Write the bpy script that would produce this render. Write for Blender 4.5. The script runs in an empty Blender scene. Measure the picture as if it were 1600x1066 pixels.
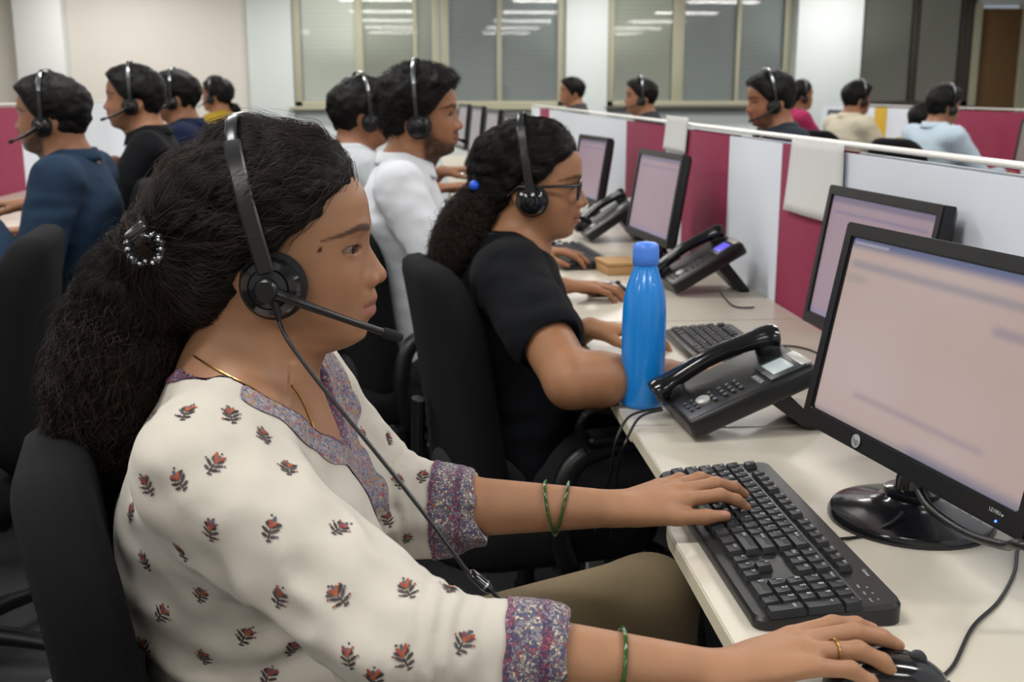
import bpy, bmesh, math, random
import numpy as np
from mathutils import Vector, Matrix, Euler
from mathutils.bvhtree import BVHTree
random.seed(7); RNG = np.random.default_rng(11)
SC = bpy.context.scene; COL = SC.collection
# ------------------------------------------------------------------ camera
F_PX = 1740.0; VPX, HOR = 665.0, 143.0; CAM = Vector((0, 0, 1.27))
_pitch = math.atan2(533 - HOR, F_PX)
_yaw = math.atan2(800 - VPX, math.hypot(F_PX, 533 - HOR))
_fw = Vector((math.sin(_yaw) * math.cos(_pitch), math.cos(_yaw) * math.cos(_pitch), -math.sin(_pitch)))
_rt = Vector((math.cos(_yaw), -math.sin(_yaw), 0)); _up = _rt.cross(_fw)
cam_d = bpy.data.cameras.new('camera'); cam = bpy.data.objects.new('camera', cam_d); COL.objects.link(cam)
cam.matrix_world = Matrix(((_rt.x, _up.x, -_fw.x, CAM.x), (_rt.y, _up.y, -_fw.y, CAM.y), (_rt.z, _up.z, -_fw.z, CAM.z), (0, 0, 0, 1)))
cam_d.sensor_width = 36.0; cam_d.lens = 36.0 * F_PX / 1600.0; cam_d.clip_start = 0.05; cam_d.clip_end = 60
cam_d.dof.use_dof = True; cam_d.dof.focus_distance = 1.22; cam_d.dof.aperture_fstop = 8.5
SC.camera = cam
# ------------------------------------------------------------------ world, view
w = bpy.data.worlds.new('world'); SC.world = w; w.use_nodes = True
w.node_tree.nodes['Background'].inputs[0].default_value = (0.8, 0.88, 1.0, 1); w.node_tree.nodes['Background'].inputs[1].default_value = 0.3
SC.view_settings.view_transform = 'Standard'; SC.view_settings.look = 'None'; SC.view_settings.gamma = 1.0
SC.view_settings.exposure = 0.0; SC.view_settings.use_curve_mapping = False
SC.cycles.use_denoising = True; SC.cycles.max_bounces = 8; SC.cycles.caustics_reflective = False; SC.cycles.caustics_refractive = False
LIGHT_POWER = 29.0      # each ceiling luminaire

def ray(px, py):
    return (_fw * F_PX + _rt * (px - 800) - _up * (py - 533)).normalized()
def at_y(px, py, y): r = ray(px, py); return CAM + r * ((y - CAM.y) / r.y)
def at_z(px, py, z): r = ray(px, py); return CAM + r * ((z - CAM.z) / r.z)
def at_x(px, py, x): r = ray(px, py); return CAM + r * ((x - CAM.x) / r.x)
# ------------------------------------------------------------------ materials
def lin(c):
    if isinstance(c, str): c = [int(c[i:i + 2], 16) / 255 for i in (0, 2, 4)]
    return tuple((x / 12.92 if x <= .04045 else ((x + .055) / 1.055) ** 2.4) for x in c[:3]) + (1.0,)
MATS = {}
def mat(name, col, rough=.5, metal=0., noise=0., scale=40., bump=0., bscale=200., spec=.5, emit=None, estr=0., coat=0., sheen=0., detail=3., sss=0., stretch=None):
    if name in MATS: return MATS[name]
    m = bpy.data.materials.new(name); m.use_nodes = True; nt = m.node_tree; b = nt.nodes['Principled BSDF']
    c = lin(col)
    b.inputs['Base Color'].default_value = c; b.inputs['Roughness'].default_value = rough; b.inputs['Metallic'].default_value = metal
    b.inputs['Specular IOR Level'].default_value = spec; b.inputs['Coat Weight'].default_value = coat; b.inputs['Sheen Weight'].default_value = sheen
    if sss: b.inputs['Subsurface Weight'].default_value = sss; b.inputs['Subsurface Radius'].default_value = (.01, .004, .002); b.inputs['Subsurface Scale'].default_value = 1.0
    if emit: b.inputs['Emission Color'].default_value = lin(emit); b.inputs['Emission Strength'].default_value = estr
    tc = nt.nodes.new('ShaderNodeTexCoord'); vec = tc.outputs['Object']
    if stretch:
        mp = nt.nodes.new('ShaderNodeMapping'); mp.inputs['Scale'].default_value = stretch; nt.links.new(vec, mp.inputs['Vector']); vec = mp.outputs['Vector']
    if noise:
        n = nt.nodes.new('ShaderNodeTexNoise'); n.inputs['Scale'].default_value = scale; n.inputs['Detail'].default_value = detail
        nt.links.new(vec, n.inputs['Vector'])
        mx = nt.nodes.new('ShaderNodeMix'); mx.data_type = 'RGBA'; mx.inputs[0].default_value = 0.5
        mx.inputs[6].default_value = tuple(max(0, x * (1 - noise)) for x in c[:3]) + (1,); mx.inputs[7].default_value = tuple(min(1, x * (1 + noise)) for x in c[:3]) + (1,)
        nt.links.new(n.outputs['Fac'], mx.inputs[0]); nt.links.new(mx.outputs[2], b.inputs['Base Color'])
    if bump:
        n2 = nt.nodes.new('ShaderNodeTexNoise'); n2.inputs['Scale'].default_value = bscale; n2.inputs['Detail'].default_value = 4
        nt.links.new(vec, n2.inputs['Vector'])
        bp = nt.nodes.new('ShaderNodeBump'); bp.inputs['Strength'].default_value = bump; bp.inputs['Distance'].default_value = .002
        nt.links.new(n2.outputs['Fac'], bp.inputs['Height']); nt.links.new(bp.outputs['Normal'], b.inputs['Normal'])
    MATS[name] = m; return m
def attr_mat(name, rough=.5, sss=0., bump=0., bscale=300., spec=.5, sheen=0., attr='Col', noise=0., nscale=60.):
    if name in MATS: return MATS[name]
    m = mat(name, 'ffffff', rough, sss=sss, bump=bump, bscale=bscale, spec=spec, sheen=sheen); nt = m.node_tree; b = nt.nodes['Principled BSDF']
    a = nt.nodes.new('ShaderNodeAttribute'); a.attribute_name = attr; out = a.outputs['Color']
    if noise:
        n = nt.nodes.new('ShaderNodeTexNoise'); n.inputs['Scale'].default_value = nscale; n.inputs['Detail'].default_value = 4
        tc = nt.nodes.new('ShaderNodeTexCoord'); nt.links.new(tc.outputs['Object'], n.inputs['Vector'])
        mr = nt.nodes.new('ShaderNodeMapRange'); mr.inputs[3].default_value = 1 - noise; mr.inputs[4].default_value = 1 + noise; nt.links.new(n.outputs['Fac'], mr.inputs[0])
        vm = nt.nodes.new('ShaderNodeVectorMath'); vm.operation = 'SCALE'; nt.links.new(out, vm.inputs[0]); nt.links.new(mr.outputs[0], vm.inputs['Scale']); out = vm.outputs[0]
    nt.links.new(out, b.inputs['Base Color']); return m
# ------------------------------------------------------------------ object helpers
def tag(o, label=None, cat=None, group=None, kind=None):
    if label: o['label'] = label
    if cat: o['category'] = cat
    if group: o['group'] = group
    if kind: o['kind'] = kind
    return o
def empty(name, loc=(0, 0, 0), rz=0., label=None, cat=None, group=None):
    o = bpy.data.objects.new(name, None); COL.objects.link(o); o.empty_display_size = .05
    o.location = loc; o.rotation_euler = (0, 0, rz); tag(o, label, cat, group); return o
def obj(name, me, m=None, parent=None, smooth=False, loc=None, rot=None, label=None):
    if isinstance(me, bmesh.types.BMesh):
        bm = me; me = bpy.data.meshes.new(name); bm.normal_update(); bm.to_mesh(me); bm.free()
    if m is not None and not me.materials: me.materials.append(m)
    if smooth is True: me.polygons.foreach_set('use_smooth', [True] * len(me.polygons))
    o = bpy.data.objects.new(name, me); COL.objects.link(o)
    if parent: o.parent = parent
    if loc is not None: o.location = loc
    if rot is not None: o.rotation_euler = rot
    if label: o['label'] = label
    return o
def auto(o, ang=40):
    me = o.data; me.polygons.foreach_set('use_smooth', [True] * len(me.polygons)); me.set_sharp_from_angle(angle=math.radians(ang)); return o
def pydata(name, v, f, m=None, parent=None, smooth=False, **k):
    me = bpy.data.meshes.new(name); me.from_pydata([tuple(x) for x in v], [], f); me.update(); return obj(name, me, m, parent, smooth, **k)
def rbox(bm, sx, sy, sz, c=(0, 0, 0), bev=0., seg=2, M=None):
    r = bmesh.ops.create_cube(bm, size=1); vs = r['verts']
    for v in vs: v.co = Vector((v.co.x * sx, v.co.y * sy, v.co.z * sz))
    if bev > 0:
        es = list({e for v in vs for e in v.link_edges})
        r2 = bmesh.ops.bevel(bm, geom=es, offset=bev, segments=seg, affect='EDGES', profile=.5); vs = list({v for f in r2['faces'] for v in f.verts} | {v for v in vs if v.is_valid})
    T = Matrix.Translation(c)
    if M is not None: T = M @ T if False else Matrix.Translation(c) @ M
    for v in vs: v.co = T @ v.co
    return vs
def bx(name, sx, sy, sz, c, m, parent=None, bev=0., seg=2, M=None, **k):
    bm = bmesh.new(); rbox(bm, sx, sy, sz, c, bev, seg, M); o = obj(name, bm, m, parent, **k)
    if bev > 0: auto(o)
    return o
def lathe(prof, n=32, M=None, sx=1., sy=1.):
    v = []; f = []
    for r, z in prof:
        for i in range(n):
            a = 2 * math.pi * i / n; v.append((r * math.cos(a) * sx, r * math.sin(a) * sy, z))
    for j in range(len(prof) - 1):
        for i in range(n):
            f.append((j * n + i, j * n + (i + 1) % n, (j + 1) * n + (i + 1) % n, (j + 1) * n + i))
    f.append(tuple(range(n))[::-1]); f.append(tuple((len(prof) - 1) * n + i for i in range(n)))
    if M is not None: v = [M @ Vector(x) for x in v]
    return v, f
def lobj(name, prof, m, parent=None, n=32, ang=45, M=None, sx=1., sy=1., **k):
    v, f = lathe(prof, n, M, sx, sy); return auto(pydata(name, v, f, m, parent, **k), ang)
def catmull(pts, sub=8):
    P = [Vector(p) for p in pts]
    if len(P) < 3: return P
    out = []
    for i in range(len(P) - 1):
        p0 = P[max(i - 1, 0)]; p1 = P[i]; p2 = P[i + 1]; p3 = P[min(i + 2, len(P) - 1)]
        for s in range(sub):
            t = s / sub
            out.append(.5 * ((2 * p1) + (p2 - p0) * t + (2 * p0 - 5 * p1 + 4 * p2 - p3) * t * t + (3 * p1 - p0 - 3 * p2 + p3) * t ** 3))
    out.append(P[-1]); return out
def tube_data(path, rad, n=8, flat=1., up=None, closed=False):
    P = [Vector(p) for p in path]; m = len(P); rad = rad if hasattr(rad, '__len__') else [rad] * m
    v = []; f = []; prev = Vector(up) if up else None
    for i in range(m):
        t = (P[(i + 1) % m] - P[i - 1]) if closed else (P[min(i + 1, m - 1)] - P[max(i - 1, 0)])
        t.normalize()
        if prev is None: prev = Vector((0, 0, 1)) if abs(t.z) < .9 else Vector((1, 0, 0))
        a = prev - t * prev.dot(t)
        if a.length < 1e-6: a = t.orthogonal()
        a.normalize(); b = t.cross(a)
        if up is None: prev = a
        for k in range(n):
            an = 2 * math.pi * k / n; v.append(P[i] + a * (math.cos(an) * rad[i] * flat) + b * (math.sin(an) * rad[i]))
    for i in range(m if closed else m - 1):
        for k in range(n):
            j = (i + 1) % m; f.append((i * n + k, i * n + (k + 1) % n, j * n + (k + 1) % n, j * n + k))
    if not closed: f.append(tuple(range(n))[::-1]); f.append(tuple((m - 1) * n + k for k in range(n)))
    return v, f
def tube(name, path, rad, m, parent=None, n=8, flat=1., up=None, closed=False, **k):
    v, f = tube_data(path, rad, n, flat, up, closed); return auto(pydata(name, v, f, m, parent, **k), 50)
def prism(pts, z0, z1):
    n = len(pts); v = [(x, y, z0) for x, y in pts] + [(x, y, z1) for x, y in pts]
    f = [tuple(range(n))[::-1], tuple(range(n, 2 * n))] + [(i, (i + 1) % n, n + (i + 1) % n, n + i) for i in range(n)]
    return v, f
def copy_tree(o, parent=None):
    c = o.copy(); COL.objects.link(c); c.parent = parent
    for ch in list(o.children): copy_tree(ch, c)
    return c
_font = {}
def text_mesh(s, size=1.):
    if s not in _font:
        cu = bpy.data.curves.new('t', 'FONT'); cu.body = s; cu.size = 1; cu.align_x = 'CENTER'; cu.align_y = 'CENTER'; cu.resolution_u = 2
        o = bpy.data.objects.new('t', cu); COL.objects.link(o); dg = bpy.context.evaluated_depsgraph_get(); me = o.evaluated_get(dg).to_mesh()
        _font[s] = ([v.co.copy() for v in me.vertices], [tuple(p.vertices) for p in me.polygons])
        o.evaluated_get(dg).to_mesh_clear(); bpy.data.objects.remove(o); bpy.data.curves.remove(cu)
    v, f = _font[s]; return [x * size for x in v], f
def texts(name, items, m, parent, M=None):
    """items: (string, size, Matrix)"""
    V = []; Fc = []
    for s, size, mx in items:
        v, f = text_mesh(s, size); o = len(V); V += [mx @ x for x in v]; Fc += [tuple(i + o for i in q) for q in f]
    if M is not None: V = [M @ x for x in V]
    return pydata(name, V, Fc, m, parent)
# ------------------------------------------------------------------ the room
WY = 13.5; RZ = 2.72; X0, X1, Y0 = -5.2, 8.6, -3.0
m_wall = mat('wall_paint', 'd3cfc7', .75, noise=.04, scale=1.5, bump=.05)
m_wall2 = mat('wall_paint_cool', 'ccd4d3', .7, noise=.03, scale=1.2)
m_ceil = mat('ceiling_tile', 'dcdcd8', .9, noise=.03, bump=.1)
m_carpet = mat('carpet', '313236', .95, noise=.5, scale=260, bump=.6, bscale=500, detail=6)
m_frame = mat('window_frame_cream', 'a8a690', .5)
m_dframe = mat('window_frame_dark', '3b3631', .5)
m_sill = mat('sill_dark', '4a4640', .6)
BL_EMIT = .42   # glow added to the blinds' own colour to brighten the windows
def blind_mat(name, col):
    m = mat(name, col, .7, emit=col, estr=BL_EMIT); nt = m.node_tree; b = nt.nodes['Principled BSDF']; tc = nt.nodes.new('ShaderNodeTexCoord')
    wv = nt.nodes.new('ShaderNodeTexWave'); wv.wave_type = 'BANDS'; wv.bands_direction = 'Z'; wv.inputs['Scale'].default_value = 6; wv.inputs['Distortion'].default_value = .2
    nt.links.new(tc.outputs['Object'], wv.inputs['Vector']); bp = nt.nodes.new('ShaderNodeBump'); bp.inputs['Strength'].default_value = .3; bp.inputs['Distance'].default_value = .01
    nt.links.new(wv.outputs['Fac'], bp.inputs['Height']); nt.links.new(bp.outputs['Normal'], b.inputs['Normal']); return m
def glass_mat():
    m = bpy.data.materials.new('pane_glass'); m.use_nodes = True; nt = m.node_tree; nt.nodes.remove(nt.nodes['Principled BSDF'])
    out = nt.nodes['Material Output']; t = nt.nodes.new('ShaderNodeBsdfTransparent'); t.inputs[0].default_value = (.93, .96, .95, 1)
    g = nt.nodes.new('ShaderNodeBsdfGlossy'); g.inputs['Roughness'].default_value = .03; lw = nt.nodes.new('ShaderNodeFresnel'); lw.inputs[0].default_value = 1.5
    mx = nt.nodes.new('ShaderNodeMixShader'); nt.links.new(lw.outputs[0], mx.inputs[0]); nt.links.new(t.outputs[0], mx.inputs[1]); nt.links.new(g.outputs[0], mx.inputs[2]); nt.links.new(mx.outputs[0], out.inputs[0]); return m
m_pane = glass_mat()
def struct(name, sx, sy, sz, c, m, bev=0., label=None):
    o = bx(name, sx, sy, sz, c, m, bev=bev); tag(o, label, kind='structure'); return o
struct('floor', X1 - X0, WY - Y0 + .4, .1, ((X0 + X1) / 2, (WY + Y0) / 2, -.05), m_carpet, label='dark grey office carpet')
struct('ceiling', X1 - X0, WY - Y0 + .4, .1, ((X0 + X1) / 2, (WY + Y0) / 2, RZ + .05), m_ceil, label='pale tiled office ceiling')
struct('wall_left', .1, WY - Y0, RZ, (X0 - .05, (WY + Y0) / 2, RZ / 2), m_wall, label='plain pale wall on the left')
struct('wall_right', .1, WY - Y0, RZ, (X1 + .05, (WY + Y0) / 2, RZ / 2), m_wall, label='plain pale wall on the right')
struct('wall_front', X1 - X0, .1, RZ, ((X0 + X1) / 2, Y0 - .05, RZ / 2), m_wall, label='plain pale wall behind the viewer')
def wx(px): return at_y(px, 143, WY).x
ZS = at_y(700, 166, WY).z; ZT = 2.46
wb = empty('wall_back', (0, WY, 0), 0); tag(wb, 'pale back wall with windows and columns', kind='structure')
bx('wall_section', wx(392) - X0, .16, RZ, ((X0 + wx(392)) / 2, .08, RZ / 2), m_wall, wb)
xa, xb = wx(392), wx(1512)
bx('wall_section', xb - xa, .16, ZS, ((xa + xb) / 2, .08, ZS / 2), m_wall2, wb)
bx('wall_section', xb - xa, .16, RZ - ZT, ((xa + xb) / 2, .08, (RZ + ZT) / 2), m_wall2, wb)
bx('wall_section', X1 - wx(1596), .16, RZ, ((X1 + wx(1596)) / 2, .08, RZ / 2), m_wall2, wb)
bx('wall_section', wx(1596) - xb, .16, RZ - 2.3, ((wx(1596) + xb) / 2, .08, (RZ + 2.3) / 2), m_wall2, wb)
for n, (a, b, dep, lab) in enumerate([(41, 114, .22, 'white column standing before the plain left part of the back wall'), (392, 460, .06, 'pale column left of the first window'),
                                 (882, 946, .12, 'pale column between the middle windows'), (1231, 1330, .25, 'wide pale column right of the windows')]):
    struct('trim_%d' % (n + 1), wx(b) - wx(a), dep, RZ, ((wx(a) + wx(b)) / 2, WY - dep / 2, RZ / 2), m_wall2 if n else mat('column_white', 'd9dcdb', .7), bev=.006, label=lab)
def window(n, a, b, muls, m_f, blinds, label):
    r = empty('window_%d' % n, (0, WY, 0)); tag(r, label, kind='structure')
    x0, x1 = wx(a), wx(b); fw = .09
    bx('window_frame', fw, .12, ZT - ZS, (x0 + fw / 2, .02, (ZS + ZT) / 2), m_f, r, bev=.006); bx('window_frame', fw, .12, ZT - ZS, (x1 - fw / 2, .02, (ZS + ZT) / 2), m_f, r, bev=.006)
    bx('window_frame', x1 - x0, .12, .06, ((x0 + x1) / 2, .02, ZS + .03), m_f, r, bev=.006); bx('window_frame', x1 - x0, .12, .06, ((x0 + x1) / 2, .02, ZT - .03), m_f, r, bev=.006)
    bx('window_sill', x1 - x0 + .1, .2, .04, ((x0 + x1) / 2, -.02, ZS - .02), m_sill if n > 2 else m_frame, r, bev=.004)
    xs = [x0 + fw] + [wx(q) for q, _ in muls] + [x1 - fw]
    for q, t in muls: bx('mullion', t, .09, ZT - ZS - .1, (wx(q), .02, (ZS + ZT) / 2), m_f, r, bev=.004)
    for i in range(len(xs) - 1):
        bx('pane', xs[i + 1] - xs[i], .006, ZT - ZS - .1, ((xs[i] + xs[i + 1]) / 2, .0, (ZS + ZT) / 2), m_pane, r)
        bx('blind', xs[i + 1] - xs[i] - .02, .008, ZT - ZS - .1, ((xs[i] + xs[i + 1]) / 2, .07, (ZS + ZT) / 2), blinds[i], r)
b1, b2, b3, b4 = blind_mat('blind_pale', 'd2d1c6'), blind_mat('blind_mid', 'a5a498'), blind_mat('blind_grey', '8f9190'), blind_mat('blind_dim', '6d6a62')
window(1, 461, 688, [(563, .1), (650, .05)], m_frame, [b1, b2, b2], 'pale two pane window with cream frame left of the seated men')
window(2, 690, 882, [(780, .06)], m_frame, [b3, b3], 'grey window with a slim mullion in the middle of the back wall')
window(3, 946, 1231, [(1057, .14), (1150, .05)], m_frame, [b2, b3, b3], 'three pane window with cream frame above the partition')
window(4, 1331, 1512, [(1424, .08), (1500, .1)], m_dframe, [b4, b4, b4], 'dark framed window beside the brown door')
d = empty('door_1', (0, WY, 0)); tag(d, 'brown wooden door in the back wall at far right', kind='structure')
bx('door_leaf', wx(1586) - wx(1522), .05, 2.24, ((wx(1522) + wx(1586)) / 2, .03, 1.13), mat('door_wood', '6b4f2f', .5, noise=.25, scale=8, stretch=(6, 6, .6)), d, bev=.004)
bx('door_frame', .09, .16, 2.3, (wx(1516), .02, 1.15), m_frame, d); bx('door_frame', .09, .16, 2.3, (wx(1592), .02, 1.15), m_frame, d)
bx('door_handle', .02, .05, .12, (wx(1577), -.02, 1.02), mat('steel', 'b8b8b8', .25, 1.), d, bev=.005)
# ------------------------------------------------------------------ ceiling luminaires
m_tube = mat('lamp_diffuser', 'ffffff', .6, emit='fff6e8', estr=3.0); m_fix = mat('lamp_housing', 'd8d8d8', .5)
def luminaire(x, y, label):
    r = empty('ceiling_light', (x, y, RZ), 0, label, 'ceiling light', 'recessed strip lights in the office ceiling')
    bx('housing', 1.24, .34, .03, (0, 0, -.015), m_fix, r, bev=.004); bx('diffuser', 1.18, .28, .008, (0, 0, -.034), m_tube, r)
    l = bpy.data.lights.new('lamp', 'AREA'); l.shape = 'RECTANGLE'; l.size = 1.16; l.size_y = .26; l.energy = LIGHT_POWER; l.color = (1.0, .975, .94)
    o = bpy.data.objects.new('lamp', l); COL.objects.link(o); o.parent = r; o.location = (0, 0, -.045)
for y in (-1.4, .9, 3.4, 6.0, 8.6, 10.8, 12.4):  # last row is an added, unseen one that brightens the back wall
    for x in (-3.4, -.75, 2.0, 4.8): luminaire(x, y, 'recessed rectangular strip light in the pale ceiling')
# ------------------------------------------------------------------ implicit surfaces (bodies, clothes, hair)
def V3(x): return np.asarray(x, dtype=np.float32)
def smin(a, b, k):
    if k <= 0: return np.minimum(a, b)
    h = np.maximum(k - np.abs(a - b), 0) / k
    return np.minimum(a, b) - h * h * k * .25
class Field:
    """a list of primitives joined by smooth union / subtraction"""
    def __init__(self): self.p = []
    def add(self, fn, c, R, k=.01, op=0): self.p.append((fn, V3(c), float(R), float(k), op)); return self
    def cone(self, a, b, r1, r2, k=.01, op=0, flat=None):
        a, b = V3(a), V3(b); ab = b - a; L2 = float(ab @ ab) + 1e-12
        if flat is None:
            def fn(P):
                t = np.clip(((P - a) @ ab) / L2, 0, 1); q = P - a - t[:, None] * ab; return np.sqrt((q * q).sum(1)) - (r1 + (r2 - r1) * t)
            R = max(r1, r2)
        else:   # flattened along direction flat[:3], thickness factor flat[3]
            n = V3(flat[:3]); n = n / np.linalg.norm(n); s = float(flat[3])
            def fn(P):
                t = np.clip(((P - a) @ ab) / L2, 0, 1); q = P - a - t[:, None] * ab; h = q @ n
                d2 = (q * q).sum(1) - h * h + (h / s) ** 2; return (np.sqrt(d2) - (r1 + (r2 - r1) * t)) * min(1, (1 + s) / 2)
            R = max(r1, r2) * max(1, s)
        return self.add(fn, (a + b) / 2, np.sqrt(L2) / 2 + R, k, op)
    def ell(self, c, r, k=.01, op=0, rot=None):
        c = V3(c); r = V3(r); Rm = None if rot is None else np.array(rot, dtype=np.float32)
        def fn(P):
            q = P - c
            if Rm is not None: q = q @ Rm
            k0 = np.sqrt(((q / r) ** 2).sum(1)); k1 = np.sqrt(((q / (r * r)) ** 2).sum(1)) + 1e-9
            return k0 * (k0 - 1) / k1
        return self.add(fn, c, float(r.max()), k, op)
    def box(self, c, h, rad, k=.01, op=0, rot=None):
        c = V3(c); h = V3(h) - rad; Rm = None if rot is None else np.array(rot, dtype=np.float32)
        def fn(P):
            q = P - c
            if Rm is not None: q = q @ Rm
            q = np.abs(q) - h; return np.sqrt((np.maximum(q, 0) ** 2).sum(1)) + np.minimum(q.max(1), 0) - rad
        return self.add(fn, c, float(np.linalg.norm(h)) + rad, k, op)
    def eval(self, P, centers=None, br=0., nper=1):
        """P (N,3). With centers: P holds nper points for each block, primitives are culled block by block"""
        D = np.full(len(P), .5, np.float32)
        for fn, c, R, k, op in self.p:
            if centers is not None:
                sel = np.sqrt(((centers - c) ** 2).sum(1)) < R + k + 2.2 * br
                if not sel.any(): continue
                idx = np.repeat(sel, nper)
                d = fn(P[idx]).astype(np.float32); o = D[idx]
                D[idx] = smin(o, d, k) if op == 0 else (-smin(-o, d, k) if op == 1 else d + o)
            else:
                d = fn(P).astype(np.float32); D = smin(D, d, k) if op == 0 else (-smin(-D, d, k) if op == 1 else d + D)
        return D
def polygonize(fd, lo, hi, h, smooth=2):
    B = 8; lo = V3(lo); n = np.ceil((V3(hi) - lo) / h / B).astype(int) + 1
    g = np.stack(np.meshgrid(*[np.arange(x) for x in n], indexing='ij'), -1).reshape(-1, 3)
    cen = lo + (g * B + (B - 1) / 2) * h; br = B * h * .87
    dc = fd.eval(cen.astype(np.float32), cen.astype(np.float32), br, 1)
    act = np.abs(dc) < br * 1.7 + h * 2
    N = n * B; S = np.full(N, 1.0, np.float32)
    Sb = S.reshape(n[0], B, n[1], B, n[2], B)
    for (i, j, k) in g[(~act) & (dc < 0)]: Sb[i, :, j, :, k, :] = -1.0
    ga = g[act]; off = np.stack(np.meshgrid(*[np.arange(B)] * 3, indexing='ij'), -1).reshape(-1, 3)
    for s in range(0, len(ga), 1500):
        gb = ga[s:s + 1500]; P = (lo + ((gb[:, None, :] * B + off[None]) * h)).reshape(-1, 3).astype(np.float32)
        D = fd.eval(P, (lo + (gb * B + (B - 1) / 2) * h).astype(np.float32), br, B ** 3).reshape(len(gb), B, B, B)
        for q, (i, j, k) in enumerate(gb): Sb[i, :, j, :, k, :] = D[q]
    S[0], S[-1], S[:, 0], S[:, -1], S[:, :, 0], S[:, :, -1] = 1, 1, 1, 1, 1, 1
    neg = S < 0; cnt = np.zeros(N - 1, np.uint8)
    for a in (0, 1):
        for b in (0, 1):
            for c in (0, 1): cnt += neg[a:N[0] - 1 + a, b:N[1] - 1 + b, c:N[2] - 1 + c]
    cells = np.argwhere((cnt > 0) & (cnt < 8)); m = len(cells)
    idx = np.full(N - 1, -1, np.int32); idx[cells[:, 0], cells[:, 1], cells[:, 2]] = np.arange(m)
    cv = {}
    for a in (0, 1):
        for b in (0, 1):
            for c in (0, 1): cv[a, b, c] = S[cells[:, 0] + a, cells[:, 1] + b, cells[:, 2] + c]
    acc = np.zeros((m, 3), np.float32); w_ = np.zeros(m, np.float32)
    for ax in range(3):
        for p in (0, 1):
            for q in (0, 1):
                c0 = [p, q]; c0.insert(ax, 0); c1 = list(c0); c1[ax] = 1; d0, d1 = cv[tuple(c0)], cv[tuple(c1)]
                x = (d0 < 0) != (d1 < 0); t = np.where(x, d0 / np.where(x, d0 - d1, 1), 0); e = np.tile(V3(c0), (m, 1)); e[:, ax] = t
                acc += e * x[:, None]; w_ += x
    V = lo + (cells + acc / w_[:, None]) * h; quads = []
    for ax in range(3):
        sl0 = [slice(1, -1)] * 3; sl0[ax] = slice(0, N[ax] - 1); sl1 = list(sl0); sl1[ax] = slice(1, N[ax]); a0, a1 = neg[tuple(sl0)], neg[tuple(sl1)]
        e = np.argwhere(a0 != a1); fl = a0[e[:, 0], e[:, 1], e[:, 2]]
        b = e.copy(); o1, o2 = [i for i in range(3) if i != ax]; b[:, o1] += 1; b[:, o2] += 1
        def cid(d1, d2):
            c = b.copy(); c[:, o1] += d1; c[:, o2] += d2; return idx[c[:, 0], c[:, 1], c[:, 2]]
        q = np.stack([cid(-1, -1), cid(0, -1), cid(0, 0), cid(-1, 0)], 1)
        rev = fl if ax != 1 else ~fl
        q[~rev] = q[~rev][:, ::-1]; quads.append(q)
    Q = np.concatenate(quads); Q = Q[(Q >= 0).all(1)]
    V = relax(V, Q, smooth); return V.astype(np.float32), Q
def relax(V, Q, it, lam=.5):
    for _ in range(it):
        acc = np.zeros_like(V); w_ = np.zeros(len(V))
        for k in range(4):
            for d in (1, 3):
                i = Q[:, k]; j = Q[:, (k + d) % 4]
                for c in range(3): acc[:, c] += np.bincount(i, V[j, c], len(V))
                w_ += np.bincount(i, minlength=len(V))
        V = V + lam * (acc / np.maximum(w_, 1)[:, None] - V)
    return V
def normals(V, Q):
    n = np.cross(V[Q[:, 2]] - V[Q[:, 0]], V[Q[:, 3]] - V[Q[:, 1]]); N = np.zeros_like(V)
    for k in range(4):
        for c in range(3): N[:, c] += np.bincount(Q[:, k], n[:, c], len(V))
    return N / (np.linalg.norm(N, axis=1)[:, None] + 1e-12)
def np_mesh(name, V, Q, m, col=None):
    me = bpy.data.meshes.new(name); nv, nq = len(V), len(Q); k = Q.shape[1]
    me.vertices.add(nv); me.vertices.foreach_set('co', np.ascontiguousarray(V, dtype=np.float32).ravel())
    me.loops.add(nq * k); me.loops.foreach_set('vertex_index', np.ascontiguousarray(Q, dtype=np.int32).ravel())
    me.polygons.add(nq); me.polygons.foreach_set('loop_start', np.arange(0, nq * k, k, dtype=np.int32)); me.polygons.foreach_set('use_smooth', np.ones(nq, dtype=bool))
    if col is not None:
        a = me.color_attributes.new('Col', 'FLOAT_COLOR', 'POINT'); c = np.ones((nv, 4), np.float32); c[:, :3] = col; a.data.foreach_set('color', c.ravel())
    me.update(calc_edges=True); me.validate()
    if m: me.materials.append(m)
    return me
def sub_mesh(V, Q, keep):
    Q = Q[keep]; u, inv = np.unique(Q, return_inverse=True); return V[u], inv.reshape(Q.shape), u
def sstep(x, a, b): t = np.clip((x - a) / (b - a), 0, 1); return t * t * (3 - 2 * t)
_perm = RNG.integers(0, 2 ** 31, 4096)
def vnoise(P, s):
    """cheap value noise"""
    p = P * s; i = np.floor(p).astype(np.int64); f = p - i; f = f * f * (3 - 2 * f); out = 0
    for a in (0, 1):
        for b in (0, 1):
            for c in (0, 1):
                hsh = _perm[((i[:, 0] + a) * 73856093 ^ (i[:, 1] + b) * 19349663 ^ (i[:, 2] + c) * 83492791) & 4095] / 2 ** 31
                out = out + hsh * np.abs((1 - a - f[:, 0]) * (1 - b - f[:, 1]) * (1 - c - f[:, 2]))
    return out * 2 - 1
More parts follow.
